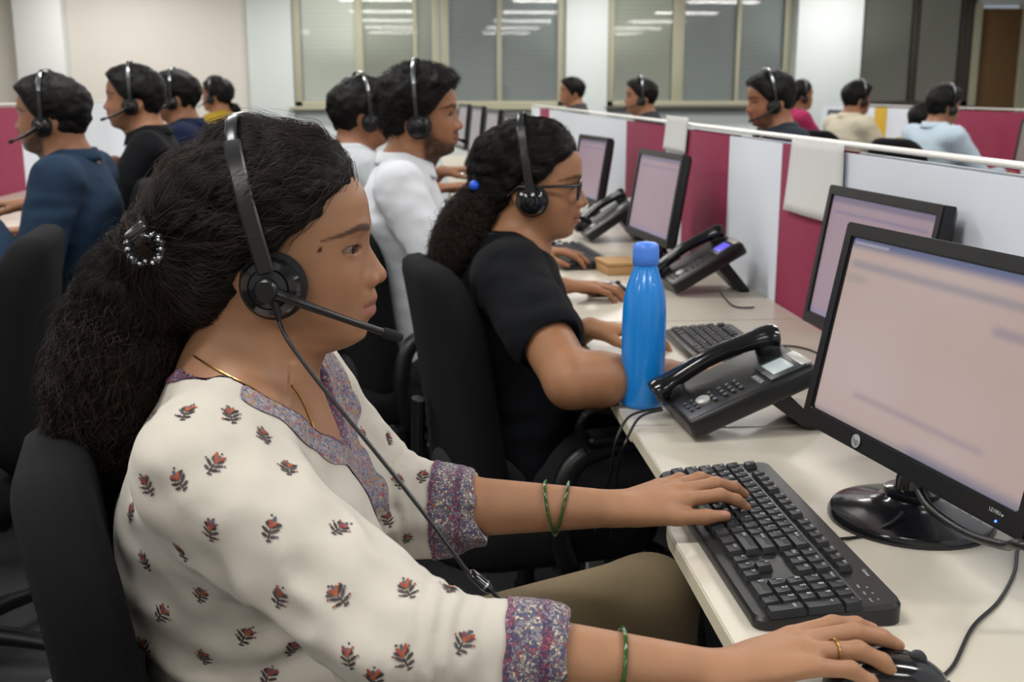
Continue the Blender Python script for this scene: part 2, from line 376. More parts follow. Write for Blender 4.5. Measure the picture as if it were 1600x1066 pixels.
def hair_curves(name, strands, radius, m, parent):
    """strands (n, k, 3)"""
    n, k, _ = strands.shape; hc = bpy.data.hair_curves.new(name); hc.add_curves([k] * n)
    hc.attributes['position'].data.foreach_set('vector', np.ascontiguousarray(strands, dtype=np.float32).ravel())
    ra = hc.attributes.get('radius') or hc.attributes.new('radius', 'FLOAT', 'POINT')
    r = np.tile(np.linspace(1, .35, k), (n, 1)) * radius; ra.data.foreach_set('value', r.astype(np.float32).ravel())
    hc.materials.append(m); o = bpy.data.objects.new(name, hc); COL.objects.link(o)
    if parent: o.parent = parent
    return o
# ------------------------------------------------------------------ heads: F forward, L left, U up, origin between the ear canals
PROF_W = np.array([(.132, -.012), (.128, .015), (.118, .044), (.105, .065), (.0896, .0800), (.078, .0865), (.0676, .0892), (.045, .0910), (.034, .0895), (.028, .0880), (.0142, .0955), (.0011, .1032), (-.0054, .1058), (-.0120, .1015), (-.0164, .0940), (-.0200, .0925), (-.0244, .0945), (-.0284, .0958), (-.0325, .0935), (-.0354, .0895), (-.0402, .0928), (-.0450, .0920), (-.0487, .0890), (-.0585, .0838), (-.0644, .0850), (-.0716, .0825), (-.0788, .0700), (-.0830, .052), (-.0867, .030)])
BASE = np.array([(.132, -.012), (.128, .015), (.118, .044), (.105, .065), (.0896, .0797), (.078, .0860), (.0676, .0885), (.045, .0895), (.028, .0872), (.01, .0862), (-.01, .0862), (-.03, .0865), (-.045, .0850), (-.06, .0815), (-.07, .0780), (-.0788, .0650), (-.083, .050), (-.0867, .030), (-.1, .02)])
WID = np.array([(.132, .012), (.128, .027), (.118, .043), (.105, .0545), (.09, .0625), (.07, .0690), (.05, .0715), (.02, .0700), (.0, .0675), (-.02, .0640), (-.04, .0590), (-.06, .0515), (-.075, .0430), (-.0867, .032), (-.1, .02)])
BACK = np.array([(.132, -.025), (.128, -.045), (.118, -.064), (.105, -.079), (.09, -.089), (.07, -.096), (.04, -.0985), (.01, -.092), (-.02, -.076), (-.04, -.060), (-.06, -.048), (-.0867, -.04), (-.1, -.03)])
def terp(u, tab): o = tab[::-1]; return np.interp(u, o[:, 0], o[:, 1])
def head_fn(sex='f', scale=1., nose=1., jaw=1.):
    def fn(q):
        q = q / scale; F, L, U = q[:, 0], q[:, 1], q[:, 2]; aL = np.abs(L)
        base = terp(U, BASE); bump = terp(U, PROF_W) - base
        wl = np.interp(U, [-.09, -.07, -.06, -.05, -.03, -.018, -.008, .0, .02, .035, .06], [.030, .024, .020, .021, .021, .013, .0120, .0105, .0085, .012, .05])
        bump = np.where((U < .03) & (U > -.015), bump * nose, bump)
        g = np.exp(-(aL / wl) ** 2 * 1.0)
        lipm = sstep(U, -.055, -.046) * sstep(-U, .016, .022); g = np.where(lipm > 0, g * (1 - lipm) + lipm * np.exp(-(aL / .023) ** 4), g)
        ff = base + bump * g
        ff += .0042 * np.exp(-((aL - .030) / .018) ** 2 - ((U - .044) / .0085) ** 2)                      # brow ridge
        ff -= .0095 * np.exp(-((aL - .0315) / .0155) ** 2 - ((U - .0255) / .0125) ** 2)                    # eye sockets
        ff -= .0045 * np.exp(-((aL - .014) / .007) ** 2 - ((U - .0255) / .012) ** 2)                       # inner corner
        ff += .0050 * np.exp(-((aL - .045) / .018) ** 2 - ((U + .008) / .017) ** 2)                        # cheekbones
        ff -= .0022 * np.exp(-((aL - .030) / .006) ** 2 - ((U + .033) / .016) ** 2)                        # fold beside the mouth
        W = terp(U, WID); W = W * np.where(U < -.03, 1 + (jaw - 1) * sstep(-U, .03, .06), 1)
        cF = np.interp(U, [-.1, -.06, -.02, .03, .1, .15], [.012, .012, .005, -.008, -.012, -.008])
        front = F > cF; a = np.where(front, ff - cF, cF - terp(U, BACK)); a = np.maximum(a, .006)
        x = np.abs(F - cF) / a; y = aL / W; p = np.where(front, 2.35, 2.1)
        r = (x ** p + y ** p) ** (1 / p)
        d = (r - 1) * np.minimum(a, W) * np.where(front & (aL < .05), 1.0, .95)
        d = np.where(front, np.maximum(d, (F - ff) * .8), d)
        d = -smin(-d, -(np.maximum(U - .102, -.0862 - U)), .006)
        e = q - V3((-.006, 0, .038)); rr = V3((.0935, .0712, .0935)); k0 = np.sqrt(((e / rr) ** 2).sum(1)); k1 = np.sqrt(((e / (rr * rr)) ** 2).sum(1)) + 1e-9
        d = smin(d, k0 * (k0 - 1) / k1, .006)
        return d * scale * .92
    return fn
def frame(fwd, up):
    f = Vector(fwd).normalized(); u = Vector(up); u = (u - f * u.dot(f)).normalized(); l = u.cross(f); return np.array([f, l, u], dtype=np.float32)   # rows F, L, U
EYE = (.0655, .0315, .0255)
class Head:
    def __init__(self, pos, yaw, pitch, roll=0., scale=1., sex='f', nose=1., jaw=1.):
        R = Matrix.Rotation(yaw, 3, 'Z') @ Matrix.Rotation(pitch, 3, 'Y') @ Matrix.Rotation(roll, 3, 'X')
        self.R = np.array(R, dtype=np.float32); self.o = V3(pos); self.s = scale; self.fn = head_fn(sex, scale, nose, jaw); self.sex = sex   # columns of R: F, L, U
    def w(self, p): return self.o + self.R @ (V3(p) * self.s)
    def loc(self, P): return ((P - self.o) @ self.R)
    def M(self): return Matrix([[*map(float, self.R[i] * self.s), float(self.o[i])] for i in range(3)] + [[0, 0, 0, 1]])
    def fields(self, fd, ears=True, eyes=True, face=True):
        R, s = self.R, self.s
        fd.add(lambda P: self.fn(self.loc(P)), self.w((0, 0, .02)), .15 * s, .006)
        if face:
            for sg in (-1, 1):
                fd.ell(self.w((.0885, sg * .0138, -.0100)), V3((.0108, .0070, .0082)) * s, .006 * s, rot=R)       # nostril wing
                fd.ell(self.w((.0965, sg * .0062, -.0155)), V3((.0048, .0030, .0036)) * s, .003 * s, 1, rot=R)    # nostril
            fd.ell(self.w((.0960, 0, -.0070)), V3((.0098, .0088, .0080)) * s, .005 * s, rot=R)
            for sg in (-1, 1):
                fd.cone(self.w((.0885, 0, -.0300)), self.w((.0745, sg * .0235, -.0362)), .0058 * s, .0024 * s, .004 * s); fd.cone(self.w((.0865, 0, -.0420)), self.w((.0745, sg * .0225, -.0368)), .0070 * s, .0024 * s, .004 * s)
                fd.ell(self.w((.0745, sg * .0240, -.0362)), V3((.003, .002, .002)) * s, .004 * s, 1, rot=R)
        if eyes:
            for sg in (-1, 1):
                e = EYE[0], sg * EYE[1], EYE[2]
                fd.ell(self.w(e), V3((.0136,) * 3) * s, .004 * s)
                Ro = R @ np.array(Euler((0, 0, sg * -.12)).to_matrix(), dtype=np.float32) @ np.array(Euler((sg * .06, 0, 0)).to_matrix(), dtype=np.float32)
                fd.ell(self.w((e[0] + .0125, e[1] + sg * .0005, e[2] - .0010)), V3((.0150, .0152, .0033)) * s, .0012 * s, 1, rot=Ro)
        if ears:
            for sg in (-1, 1):
                Re = R @ np.array(Euler((0, sg * 0., sg * .35)).to_matrix(), dtype=np.float32) @ np.array(Euler((0, -.18, 0)).to_matrix(), dtype=np.float32)
                fd.ell(self.w((-.026, sg * .0715, .012)), V3((.0165, .0055, .0300)) * s, .006 * s, rot=Re)
                fd.ell(self.w((-.022, sg * .0780, .015)), V3((.0095, .0045, .0160)) * s, .004 * s, 1, rot=Re)
                fd.ell(self.w((-.017, sg * .0705, -.014)), V3((.0085, .0045, .0095)) * s, .005 * s, rot=Re)
    def neck(self, fd, base, r0=.052, r1=.058, k=.03):
        fd.cone(self.w((-.022, 0, -.035)), base, r0 * self.s, r1 * self.s, k)
        fd.cone(self.w((.012, 0, -.068)), V3(base) + self.R[:, 0] * .012, r0 * .62 * self.s, r1 * .8 * self.s, k)
def skin_cols(h, V, N, skin, sex, beard=0., lips=None, brow=True, lipstick=True):
    q = h.loc(V) / h.s; F, L, U = q.T; aL = np.abs(L); c = np.tile(V3(lin(skin)[:3]), (len(V), 1)); face = (F > .03) & (U < .14) & (U > -.1) & (aL < .08)
    c *= (1 + .06 * vnoise(V, 60) + .05 * vnoise(V, 17))[:, None]
    def blend(mask, col): nonlocal c; c = c * (1 - mask[:, None]) + V3(lin(col)[:3]) * mask[:, None]
    up = np.exp(-((F - .085) / .02) ** 2)
    hd = (np.abs(q) < .17).all(1)
    if lips:
        top = -.0262 - .10 * aL - .5 * np.maximum(aL - .012, 0); bot = -.0478 + .3 * np.maximum(aL - .006, 0)
        m = sstep(U, bot - .0012, bot + .0012) * sstep(-U, -top - .0012, -top + .0012) * (aL < .0245) * (F > .055) * hd; blend(m * .8, lips)
        m = np.exp(-((U + .0358) / .0011) ** 2) * (aL < .0235) * (F > .055) * hd; blend(m * .8, '3d1a18')
    # cheeks, nose and ear warmth
    blend(.25 * np.exp(-((U + .006) / .012) ** 2 - (aL / .02) ** 2) * (F > .07) * hd, 'a3604a'); blend(.15 * np.exp(-((U + .008) / .02) ** 2 - ((aL - .045) / .02) ** 2) * (F > .03) * hd, 'a8664c')
    m = np.exp(-((U - .0255) / .012) ** 2 - ((aL - .033) / .018) ** 2) * (F > .05) * hd; blend(m * .28, '5e3526')
    ap = ((aL - EYE[1] - .0005) / .0142) ** 2 + ((U - EYE[2] + .0010) / np.where(U > EYE[2] - .001, .0034, .0034)) ** 2; rl = np.sqrt((F - EYE[0]) ** 2 + (aL - EYE[1]) ** 2 + (U - EYE[2]) ** 2)
    m = np.exp(-((np.sqrt(ap) - 1.12) / .20) ** 2) * (rl < .0175) * np.where(U > EYE[2] - .0004, 1, .55) * hd; blend(m * .85, '120b09')
    if brow:
        yb = .0432 + .0035 * np.sin(np.clip((aL - .010) / .04, 0, 1) * 2.2) - .34 * np.maximum(aL - .036, 0); th = np.interp(aL, [.010, .016, .03, .052, .062], [.0016, .0036, .0038, .0021, .0005]) * (1.35 if sex == 'm' else 1)
        m = sstep(-np.abs(U - yb), -th - .0016, -th + .0010) * (aL > .010) * (aL < .062) * (F > .04) * hd; blend(m * .80, '1c130f')
    if beard:
        jl = sstep(-U, .012, .030) * (F < .088) * (F > -.02) * sstep(U, -.12, -.1); front = sstep(F, .0, .02) * sstep(-U, np.interp(F, [0, .05, .09], [-.02, .018, .035]), np.interp(F, [0, .05, .09], [.016, .050, .066]))
        m = np.clip(front, 0, 1) * (U > -.105); mus = np.exp(-((U + .0215) / .0052) ** 2) * (aL < .026) * (F > .06); lipm = (U < -.026) & (U > -.048) & (aL < .024) & (F > .07)
        m = np.maximum(m, mus * 1.35) * np.where(lipm, .15, 1) * hd; m = np.clip(m, 0, 1) ** 1.3 * (.82 + .3 * vnoise(V, 240)); blend(np.clip(m * beard, 0, .93), '17110e')
    return c
def eyes(h, parent, gaze=0., lid='2a1610'):
    """eyeballs, lashes"""
    for sg in (-1, 1):
        n, m = 24, 16; v = []; f = []; col = []; r = .0125
        for j in range(m + 1):
            th = math.pi * j / m
            for i in range(n):
                a = 2 * math.pi * i / n; v.append((r * math.cos(th), r * math.sin(th) * math.cos(a), r * math.sin(th) * math.sin(a)))
                dg = math.degrees(th); col.append(lin('050404')[:3] if dg < 12 else lin('2a1408')[:3] if dg < 36 else lin('857a71')[:3])
        for j in range(m):
            for i in range(n): f.append((j * n + i, j * n + (i + 1) % n, (j + 1) * n + (i + 1) % n, (j + 1) * n + i))
        Mx = h.M() @ Matrix.Translation((EYE[0], sg * EYE[1], EYE[2])) @ Matrix.Rotation(gaze, 4, 'Z') @ Matrix.Rotation(.14, 4, 'Y')
        V = np.array([Mx @ Vector(p) for p in v], dtype=np.float32)
        obj('eyeball', np_mesh('eyeball', V, np.array(f), attr_mat('eye_mat', .3, spec=.15), np.array(col)), None, parent)
        v = []; f = []
        for i in range(26):
            t = i / 25; a = (t - .5) * 2 * .95; y = .0128 * math.sin(a) ; base = Vector((EYE[0] + .0136 * math.cos(a) * .96, sg * EYE[1] + y, EYE[2] + .0030 * math.cos(a * 1.45) - .0008)); ln = .0065 * (.6 + .5 * max(0, math.sin(a * sg) + .3))
            tip = base + Vector((ln * .85, y * .35 + sg * .002, ln * .42)); mid = base.lerp(tip, .55) - Vector((0, 0, .0009)); s = Vector((0, .00034, 0)); k = len(v); v += [base - s * 1.6, base + s * 1.6, mid + s, mid - s, tip]; f += [(k, k + 1, k + 2, k + 3), (k + 3, k + 2, k + 4)]
        pydata('eyelashes', [h.M() @ p for p in v], f, mat('lash', '0c0808', .6), parent)
# ------------------------------------------------------------------ hands
HANDS = []
def hand(fd, wrist, fdir, up, side, curls, spread=1., s=1., thumb=(.6, .1, .0), k=.0045, nails=None, splay=(.0,) * 4):
    """side +1: right hand (thumb towards +s where s = up x f for right...), curls: 4 x (mcp, pip, dip) radians, thumb: (out, down, bend)"""
    f = Vector(fdir).normalized(); u = Vector(up); u = (u - f * u.dot(f)).normalized(); t = u.cross(f) * side   # towards the thumb
    W = Vector(wrist); P = lambda a, b, c: W + (f * a + t * b + u * c) * s
    # palm
    R = np.array([f, t, u], dtype=np.float32).T
    fd.cone(P(.0, .006, 0), P(.078, .026, .001), .019 * s, .0125 * s, .012, flat=(*u, .74)); fd.cone(P(.0, -.006, 0), P(.072, -.026, -.001), .019 * s, .0115 * s, .012, flat=(*u, .74)); fd.cone(P(.0, .0, 0), P(.080, .0, .003), .020 * s, .0125 * s, .012, flat=(*u, .74))
    fd.cone(P(.016, .018, -.006), P(.046, .032, -.006), .014 * s, .011 * s, .010)
    bases = [(.084, .0275, .001), (.088, .0085, .003), (.083, -.0105, .002), (.074, -.0275, -.002)]; lens = [(.042, .025, .020), (.046, .029, .021), (.042, .027, .021), (.033, .021, .019)]; rad = [(.0094, .0082, .0074, .0060), (.0096, .0084, .0075, .0061), (.0091, .0080, .0072, .0058), (.0082, .0071, .0064, .0052)]
    tips = []; chains = []
    for i in range(4):
        p = P(*bases[i]); chains.append(p.copy()); sp = (1.5 - i) * .07 * spread + splay[i]; d = (f * math.cos(sp) + t * math.sin(sp)).normalized(); n = u.copy()
        for j in range(3):
            a = curls[i][j]; d2 = d * math.cos(a) - n * math.sin(a); n = n * math.cos(a) + d * math.sin(a); d = d2; q = p + d * (lens[i][j] * s); fd.cone(p, q, rad[i][j] * s, rad[i][j + 1] * s, k if j or True else .006)
            p = q
        tips.append((p.copy(), d.copy(), n.copy(), rad[i][3] * s))
    # thumb
    p = P(.024, .022, -.006); o, dn, bend = thumb; d = (f * math.cos(o) + t * math.sin(o) - u * dn).normalized(); n = (u - d * u.dot(d)).normalized(); sd = n.cross(d)
    for j, (ln, r0, r1) in enumerate(((.040, .0125, .0105), (.034, .0102, .0090), (.026, .0090, .0068))):
        if j: d = (d * math.cos(bend) - t * math.sin(bend)).normalized(); n = (u - d * u.dot(d)).normalized()
        q = p + d * (ln * s); fd.cone(p, q, r0 * s, r1 * s, .006); p = q
    tips.append((p.copy(), d.copy(), n.copy(), .0068 * s))
    if nails is not None: nails += tips
    HANDS.append((chains, tips, f.copy(), t.copy(), u.copy())); return tips
def nail_cols(c, V, N, tips, col, amt=.6):
    for p, d, n, r in tips:
        q = V - V3(p); a = q @ V3(d); b = q @ V3(n); s_ = q @ V3(n.cross(d)); m = sstep(a, -.0075, -.0062) * sstep(b, .2 * r, .45 * r) * (np.abs(s_) < r * .75) * (np.abs(a) < .012) * amt
        c[:] = c * (1 - m[:, None]) + V3(lin(col)[:3]) * m[:, None]
    return c
def elbow(sh, wr, l1, l2, pole):
    sh, wr = Vector(sh), Vector(wr); d = wr - sh; L = min(d.length, (l1 + l2) * .999); a = (l1 * l1 - l2 * l2 + L * L) / (2 * L); h = math.sqrt(max(l1 * l1 - a * a, 0)); dn = d.normalized(); p = Vector(pole); p = (p - dn * p.dot(dn)).normalized(); return sh + dn * a + p * h
def arm(fd, sh, el, wr, r=(.046, .040, .036, .026), k=.02, s=1.):
    sh, el, wr = V3(sh), V3(el), V3(wr); fd.cone(sh, el, r[0] * s, r[1] * s * .92, k)
    m = el + (wr - el) * .28; fd.cone(el, m, r[1] * s * .9, r[2] * s * 1.06, k); fd.cone(m, wr, r[2] * s * 1.06, r[3] * s * .82, k)
# ------------------------------------------------------------------ materials for furniture
DZ = .75
m_lam = mat('desk_laminate', 'c9c3b5', .30, noise=.03, scale=6, spec=.45)
m_lamedge = mat('desk_edge_band', 'd9d2bb', .4)
m_blk = mat('black_plastic', '0e0f12', .36, noise=.15, scale=90, bump=.08, bscale=900)
m_gloss = mat('gloss_black', '131418', .16, coat=.3)
m_key = mat('key_plastic', '1c1e22', .42, noise=.12, scale=120)
m_leg = mat('legend_white', 'c9ced2', .6)
m_fab = mat('chair_fabric', '101114', .95, noise=.35, scale=300, bump=.5, bscale=700, spec=.2)
m_steelw = mat('painted_steel', 'b9b9b5', .45)
m_white = mat('panel_white', 'd9e0ec', .42, noise=.02, scale=3)
m_maroon = mat('panel_maroon', '8c2147', .8, noise=.08, scale=200, bump=.25, bscale=900)
m_yellow = mat('panel_yellow', 'c9a321', .7)
m_rail = mat('panel_rail', 'd9d9d6', .4)
m_paper = mat('paper', 'd6d8d8', .7, noise=.02, scale=20)
m_silver = mat('silver_plastic', 'b5b5b2', .35, metal=.3)
# ------------------------------------------------------------------ worktops
def worktop(pts, label, front=True, legs=()):
    r = empty('desk', (pts[0][0], pts[0][1], 0), 0, label, 'desk', 'cream laminate desks in long rows')
    ox, oy = pts[0]
    v, f = prism([(x - ox, y - oy) for x, y in pts], DZ - .022, DZ)
    me = bpy.data.meshes.new('worktop'); me.from_pydata(v, [], f); me.materials.append(m_lam); me.materials.append(m_lamedge); me.update()
    for i, p in enumerate(me.polygons):
        if i > 1: p.material_index = 1
    bm = bmesh.new(); bm.from_mesh(me); bmesh.ops.recalc_face_normals(bm, faces=bm.faces); bmesh.ops.bevel(bm, geom=[e for e in bm.edges if abs(e.verts[0].co.z - e.verts[1].co.z) < 1e-5], offset=.0018, segments=2, affect='EDGES'); bm.to_mesh(me); bm.free()
    auto(obj('worktop', me, None, r), 30)
    for lx, ly in legs: bx('leg', .04, .04, DZ - .024, (lx - ox, ly - oy, (DZ - .024) / 2), m_steelw, r, bev=.006)
    xs = [p[0] for p in pts]; ys = [p[1] for p in pts]
    back = max(xs) if abs(max(xs)) > abs(min(xs)) else min(xs)
    return r
PX = .875
def edge_curve():
    e1, e2, e3, e4 = [at_z(*p, DZ) for p in ((1152, 1017), (1045, 831), (1036, 742), (990, 672))]
    k = [(e1.x + .003, .35), (e1.x, e1.y), (e2.x, e2.y), (e2.x + .004, e2.y + .03), ((e2.x + e3.x) / 2, e2.y + .075), (e3.x - .003, e2.y + .125), (e3.x, e3.y), (e4.x, e4.y)]
    return k
EC = edge_curve(); SEAM = EC[-1][1]
worktop(EC + [(PX - .003, SEAM), (PX - .003, .35)], 'cream desk under the large sharp monitor and black keyboard', legs=[(.36, .42), (.42, 1.32)])
ys = [SEAM + .004, 2.50, 3.38, 4.3, 5.25, 6.2, 7.2, 8.2, 9.4]
labs = ['cream desk carrying the blue bottle and the nearest telephone', 'cream desk in front of the man in the white shirt, next behind the blue bottle', 'cream desk beyond the man in the white shirt', 'cream desk with the fourth monitor of the central row', 'cream desk with the fifth monitor of the central row', 'cream desk with the sixth monitor of the central row', 'cream desk with the seventh monitor of the central row', 'cream desk at the far end of the central row']
for i in range(8):
    x0 = EC[-1][0] - .004 + (0 if i < 1 else .01) - (.2 if i > 3 else 0)
    worktop([(x0, ys[i]), (x0, ys[i + 1] - .004), (PX - .003, ys[i + 1] - .004), (PX - .003, ys[i])], labs[i], legs=[(x0 + .07, ys[i + 1] - .05), (PX - .05, ys[i + 1] - .05)])
# ------------------------------------------------------------------ partitions
def partition(X, th, segs, ztop, label, z0=.06):
    r = empty('cubicle_partition', (X, segs[0][0], 0), 0, label, 'partition', 'cubicle partitions between the desk rows')
    y0 = segs[0][0]; y1 = segs[-1][1]; L = y1 - y0
    bx('core', th - .014, L, ztop - z0 - .03, (th / 2, L / 2, (ztop + z0) / 2 - .015), m_rail, r)
    bx('top_rail', th + .004, L, .008, (th / 2, L / 2, ztop - .004), m_rail, r, bev=.004)
    for a, b, m in segs:
        for xx in (.0035, th - .0035):
            bx('panel', .009, b - a - .004, ztop - z0 - .02, (xx, (a + b) / 2 - y0, (ztop + z0) / 2 - .01), m, r, bev=.002)
    n = max(2, int(L / 2) + 1)
    for i in range(n): bx('foot', th - .004, .05, z0, (th / 2, L * (i + .5) / n, z0 / 2), m_steelw, r, bev=.004)
    return r
def pd(px): # row distance where a vertical line at this pixel column meets the partition face
    return at_x(px, 250, PX).y
pseg = [(.4, pd(1318), m_white), (pd(1318), pd(1222), m_maroon), (pd(1222), pd(1139), m_white), (pd(1139), pd(1068), m_maroon), (pd(1068), pd(1040), m_white), (pd(1040), pd(978), m_maroon), (pd(978), pd(858), m_white), (pd(858), 8.7, m_maroon), (8.7, 9.4, m_white)]
ZP = 1.165
partition(PX, .04, pseg, ZP, 'long white and maroon striped partition behind the central row of monitors')
partition(-2.205, .04, [(1.5, 4.9, m_white), (4.9, 6.25, m_maroon), (6.25, 7.9, m_white), (7.9, 9.6, m_white)], 1.21, 'maroon and white partition left of the men in blue')
partition(3.62, .04, [(3.0, 6.15, m_white), (6.15, 6.62, m_white), (6.62, 7.55, m_maroon), (7.55, 7.6, m_white), (7.6, 8.7, m_white), (8.7, 8.95, m_yellow), (8.95, 10.2, m_white)], 1.165, 'white, maroon and yellow partition beyond the people at far right')
# desks of the other rows
for k, (a, b) in enumerate([(2.2, 3.5), (3.5, 4.8), (4.8, 6.1), (6.1, 7.4), (7.4, 9.4)]):
    w = ['in front of the man in the blue shirt', 'in front of the man in the black shirt', 'in front of the man in the navy shirt', 'in the left row behind the navy shirt', 'in front of the woman in yellow'][k]
    worktop([(-1.62, a), (-2.16, a), (-2.16, b - .004), (-1.62, b - .004)], 'cream desk ' + w, legs=[(-1.68, b - .05)])
for k, (a, b) in enumerate([(3.0, 4.9), (4.9, 6.8), (6.8, 9.2)]):
    w = ['in front of the man in dark grey behind the partition', 'hidden behind the partition before the two far heads', 'at the far end behind the partition'][k]
    worktop([(PX + .044, a), (1.4, a), (1.4, b - .004), (PX + .044, b - .004)], 'cream desk ' + w, legs=[(1.35, b - .05)])
for k, (a, b) in enumerate([(4.6, 6.2), (6.2, 7.8), (7.8, 9.8)]):
    w = ['in front of the person in the light blue top', 'in front of the man in cream', 'in front of the woman in pink'][k]
    worktop([(3.14, a), (3.616, a), (3.616, b - .004), (3.14, b - .004)], 'cream desk ' + w, legs=[(3.2, b - .05)])
# ------------------------------------------------------------------ papers on the partition
def sheet(corners, label, fold=.003):
    # corners in pixels TL TR BR BL on the partition face
    P = [at_x(px, py, PX - .009) for px, py in corners]; c = sum(P, Vector()) / 4; n = 8; v = []; f = []
    for j in range(n + 1):
        for i in range(n + 1):
            u, w_ = i / n, j / n; p = (P[0] * (1 - u) + P[1] * u) * (1 - w_) + (P[3] * (1 - u) + P[2] * u) * w_
            v.append(p - c + Vector((-fold * (w_ ** 2) * (1 + .5 * math.sin(5 * u)), 0, 0)))
    for j in range(n):
        for i in range(n): a = j * (n + 1) + i; f.append((a, a + 1, a + n + 2, a + n + 1))
    o = pydata('paper_sheet', v, f, m_paper, None, True, loc=c); s = o.modifiers.new('s', 'SOLIDIFY'); s.thickness = .0006
    tag(o, label, 'paper', 'papers pinned to the partition'); return o
sh = sheet([(1238, 217), (1319, 225), (1315, 354), (1226, 327)], 'pale paper sheet pinned on the maroon panel beside the second monitor', .004)
sheet([(1042, 180), (1076, 184), (1071, 240), (1037, 232)], 'small white paper folded over the partition above the third monitor')
def ink_lines(o, label, rows, c0, parent):
    pass
# ------------------------------------------------------------------ monitors
def screen_mat(name, base, bars, strength=1.0):
    m = bpy.data.materials.new(name); m.use_nodes = True; nt = m.node_tree; b = nt.nodes['Principled BSDF']
    b.inputs['Base Color'].default_value = (.02, .02, .02, 1); b.inputs['Roughness'].default_value = .35
    tc = nt.nodes.new('ShaderNodeTexCoord'); sp = nt.nodes.new('ShaderNodeSeparateXYZ'); nt.links.new(tc.outputs['Generated'], sp.inputs[0])
    def sm(sock, e0, e1):
        r = nt.nodes.new('ShaderNodeMapRange'); r.interpolation_type = 'SMOOTHSTEP'; r.inputs[1].default_value = e0; r.inputs[2].default_value = e1
        nt.links.new(sock, r.inputs[0]); return r.outputs[0]
    def mul(a, c):
        q = nt.nodes.new('ShaderNodeMath'); q.operation = 'MULTIPLY'; nt.links.new(a, q.inputs[0])
        if isinstance(c, float): q.inputs[1].default_value = c
        else: nt.links.new(c, q.inputs[1])
        return q.outputs[0]
    U, V = sp.outputs['X'], sp.outputs['Z']
    nz = nt.nodes.new('ShaderNodeTexNoise'); nz.inputs['Scale'].default_value = 1.6; nz.inputs['Detail'].default_value = 1; nt.links.new(tc.outputs['Generated'], nz.inputs['Vector'])
    mx = nt.nodes.new('ShaderNodeMix'); mx.data_type = 'RGBA'; mx.inputs[6].default_value = lin(base[0]); mx.inputs[7].default_value = lin(base[1]); nt.links.new(nz.outputs['Fac'], mx.inputs[0]); cur = mx.outputs[2]
    for (u0, u1, v0, v1, s, col, a) in bars:
        k = mul(mul(sm(U, u0 - s, u0 + s), sm(U, u1 + s, u1 - s)), mul(sm(V, v0 - s, v0 + s), sm(V, v1 + s, v1 - s)))
        mm = nt.nodes.new('ShaderNodeMix'); mm.data_type = 'RGBA'; nt.links.new(mul(k, a), mm.inputs[0]); nt.links.new(cur, mm.inputs[6]); mm.inputs[7].default_value = lin(col); cur = mm.outputs[2]
    nt.links.new(cur, b.inputs['Emission Color']); b.inputs['Emission Strength'].default_value = strength; return m
BARS = [(-.1, 1.1, .955, 1.1, .03, '4d587c', .95), (.02, .97, .845, .875, .03, '757480', .85), (.74, .93, .70, .745, .025, '857a84', .8), (.2, .82, .155, .185, .022, '94838a', .75), (.15, .55, .70, .72, .02, 'a3968f', .3), (.5, 1.1, -.1, .03, .05, '5a5e7c', .9), (-.1, .5, -.1, .015, .03, '7a7680', .8), (.01, .2, .968, .984, .004, 'b0a8b0', .5), (0, .12, .76, .8, .03, '7e8275', .45)]
m_scr1 = screen_mat('screen_main', ('a78f84', 'b5a4a3'), BARS, 1.0)
m_scr2 = screen_mat('screen_pink', ('9a838d', 'a78f9b'), [(-.1, 1.1, .95, 1.1, .02, '6a6480', .8), (.05, .95, .86, .885, .01, '7c7490', .7), (.1, .9, .76, .775, .01, '9a86a0', .5), (-.1, 1.1, -.1, .05, .02, '8a86a8', .6)], .85)
m_scr3 = screen_mat('screen_grey', ('8c8488', '9a9296'), [(-.1, 1.1, .95, 1.1, .02, '6a6870', .8)], .8)
m_led = mat('led_blue', '2a50ff', .3, emit='3a6bff', estr=4.)
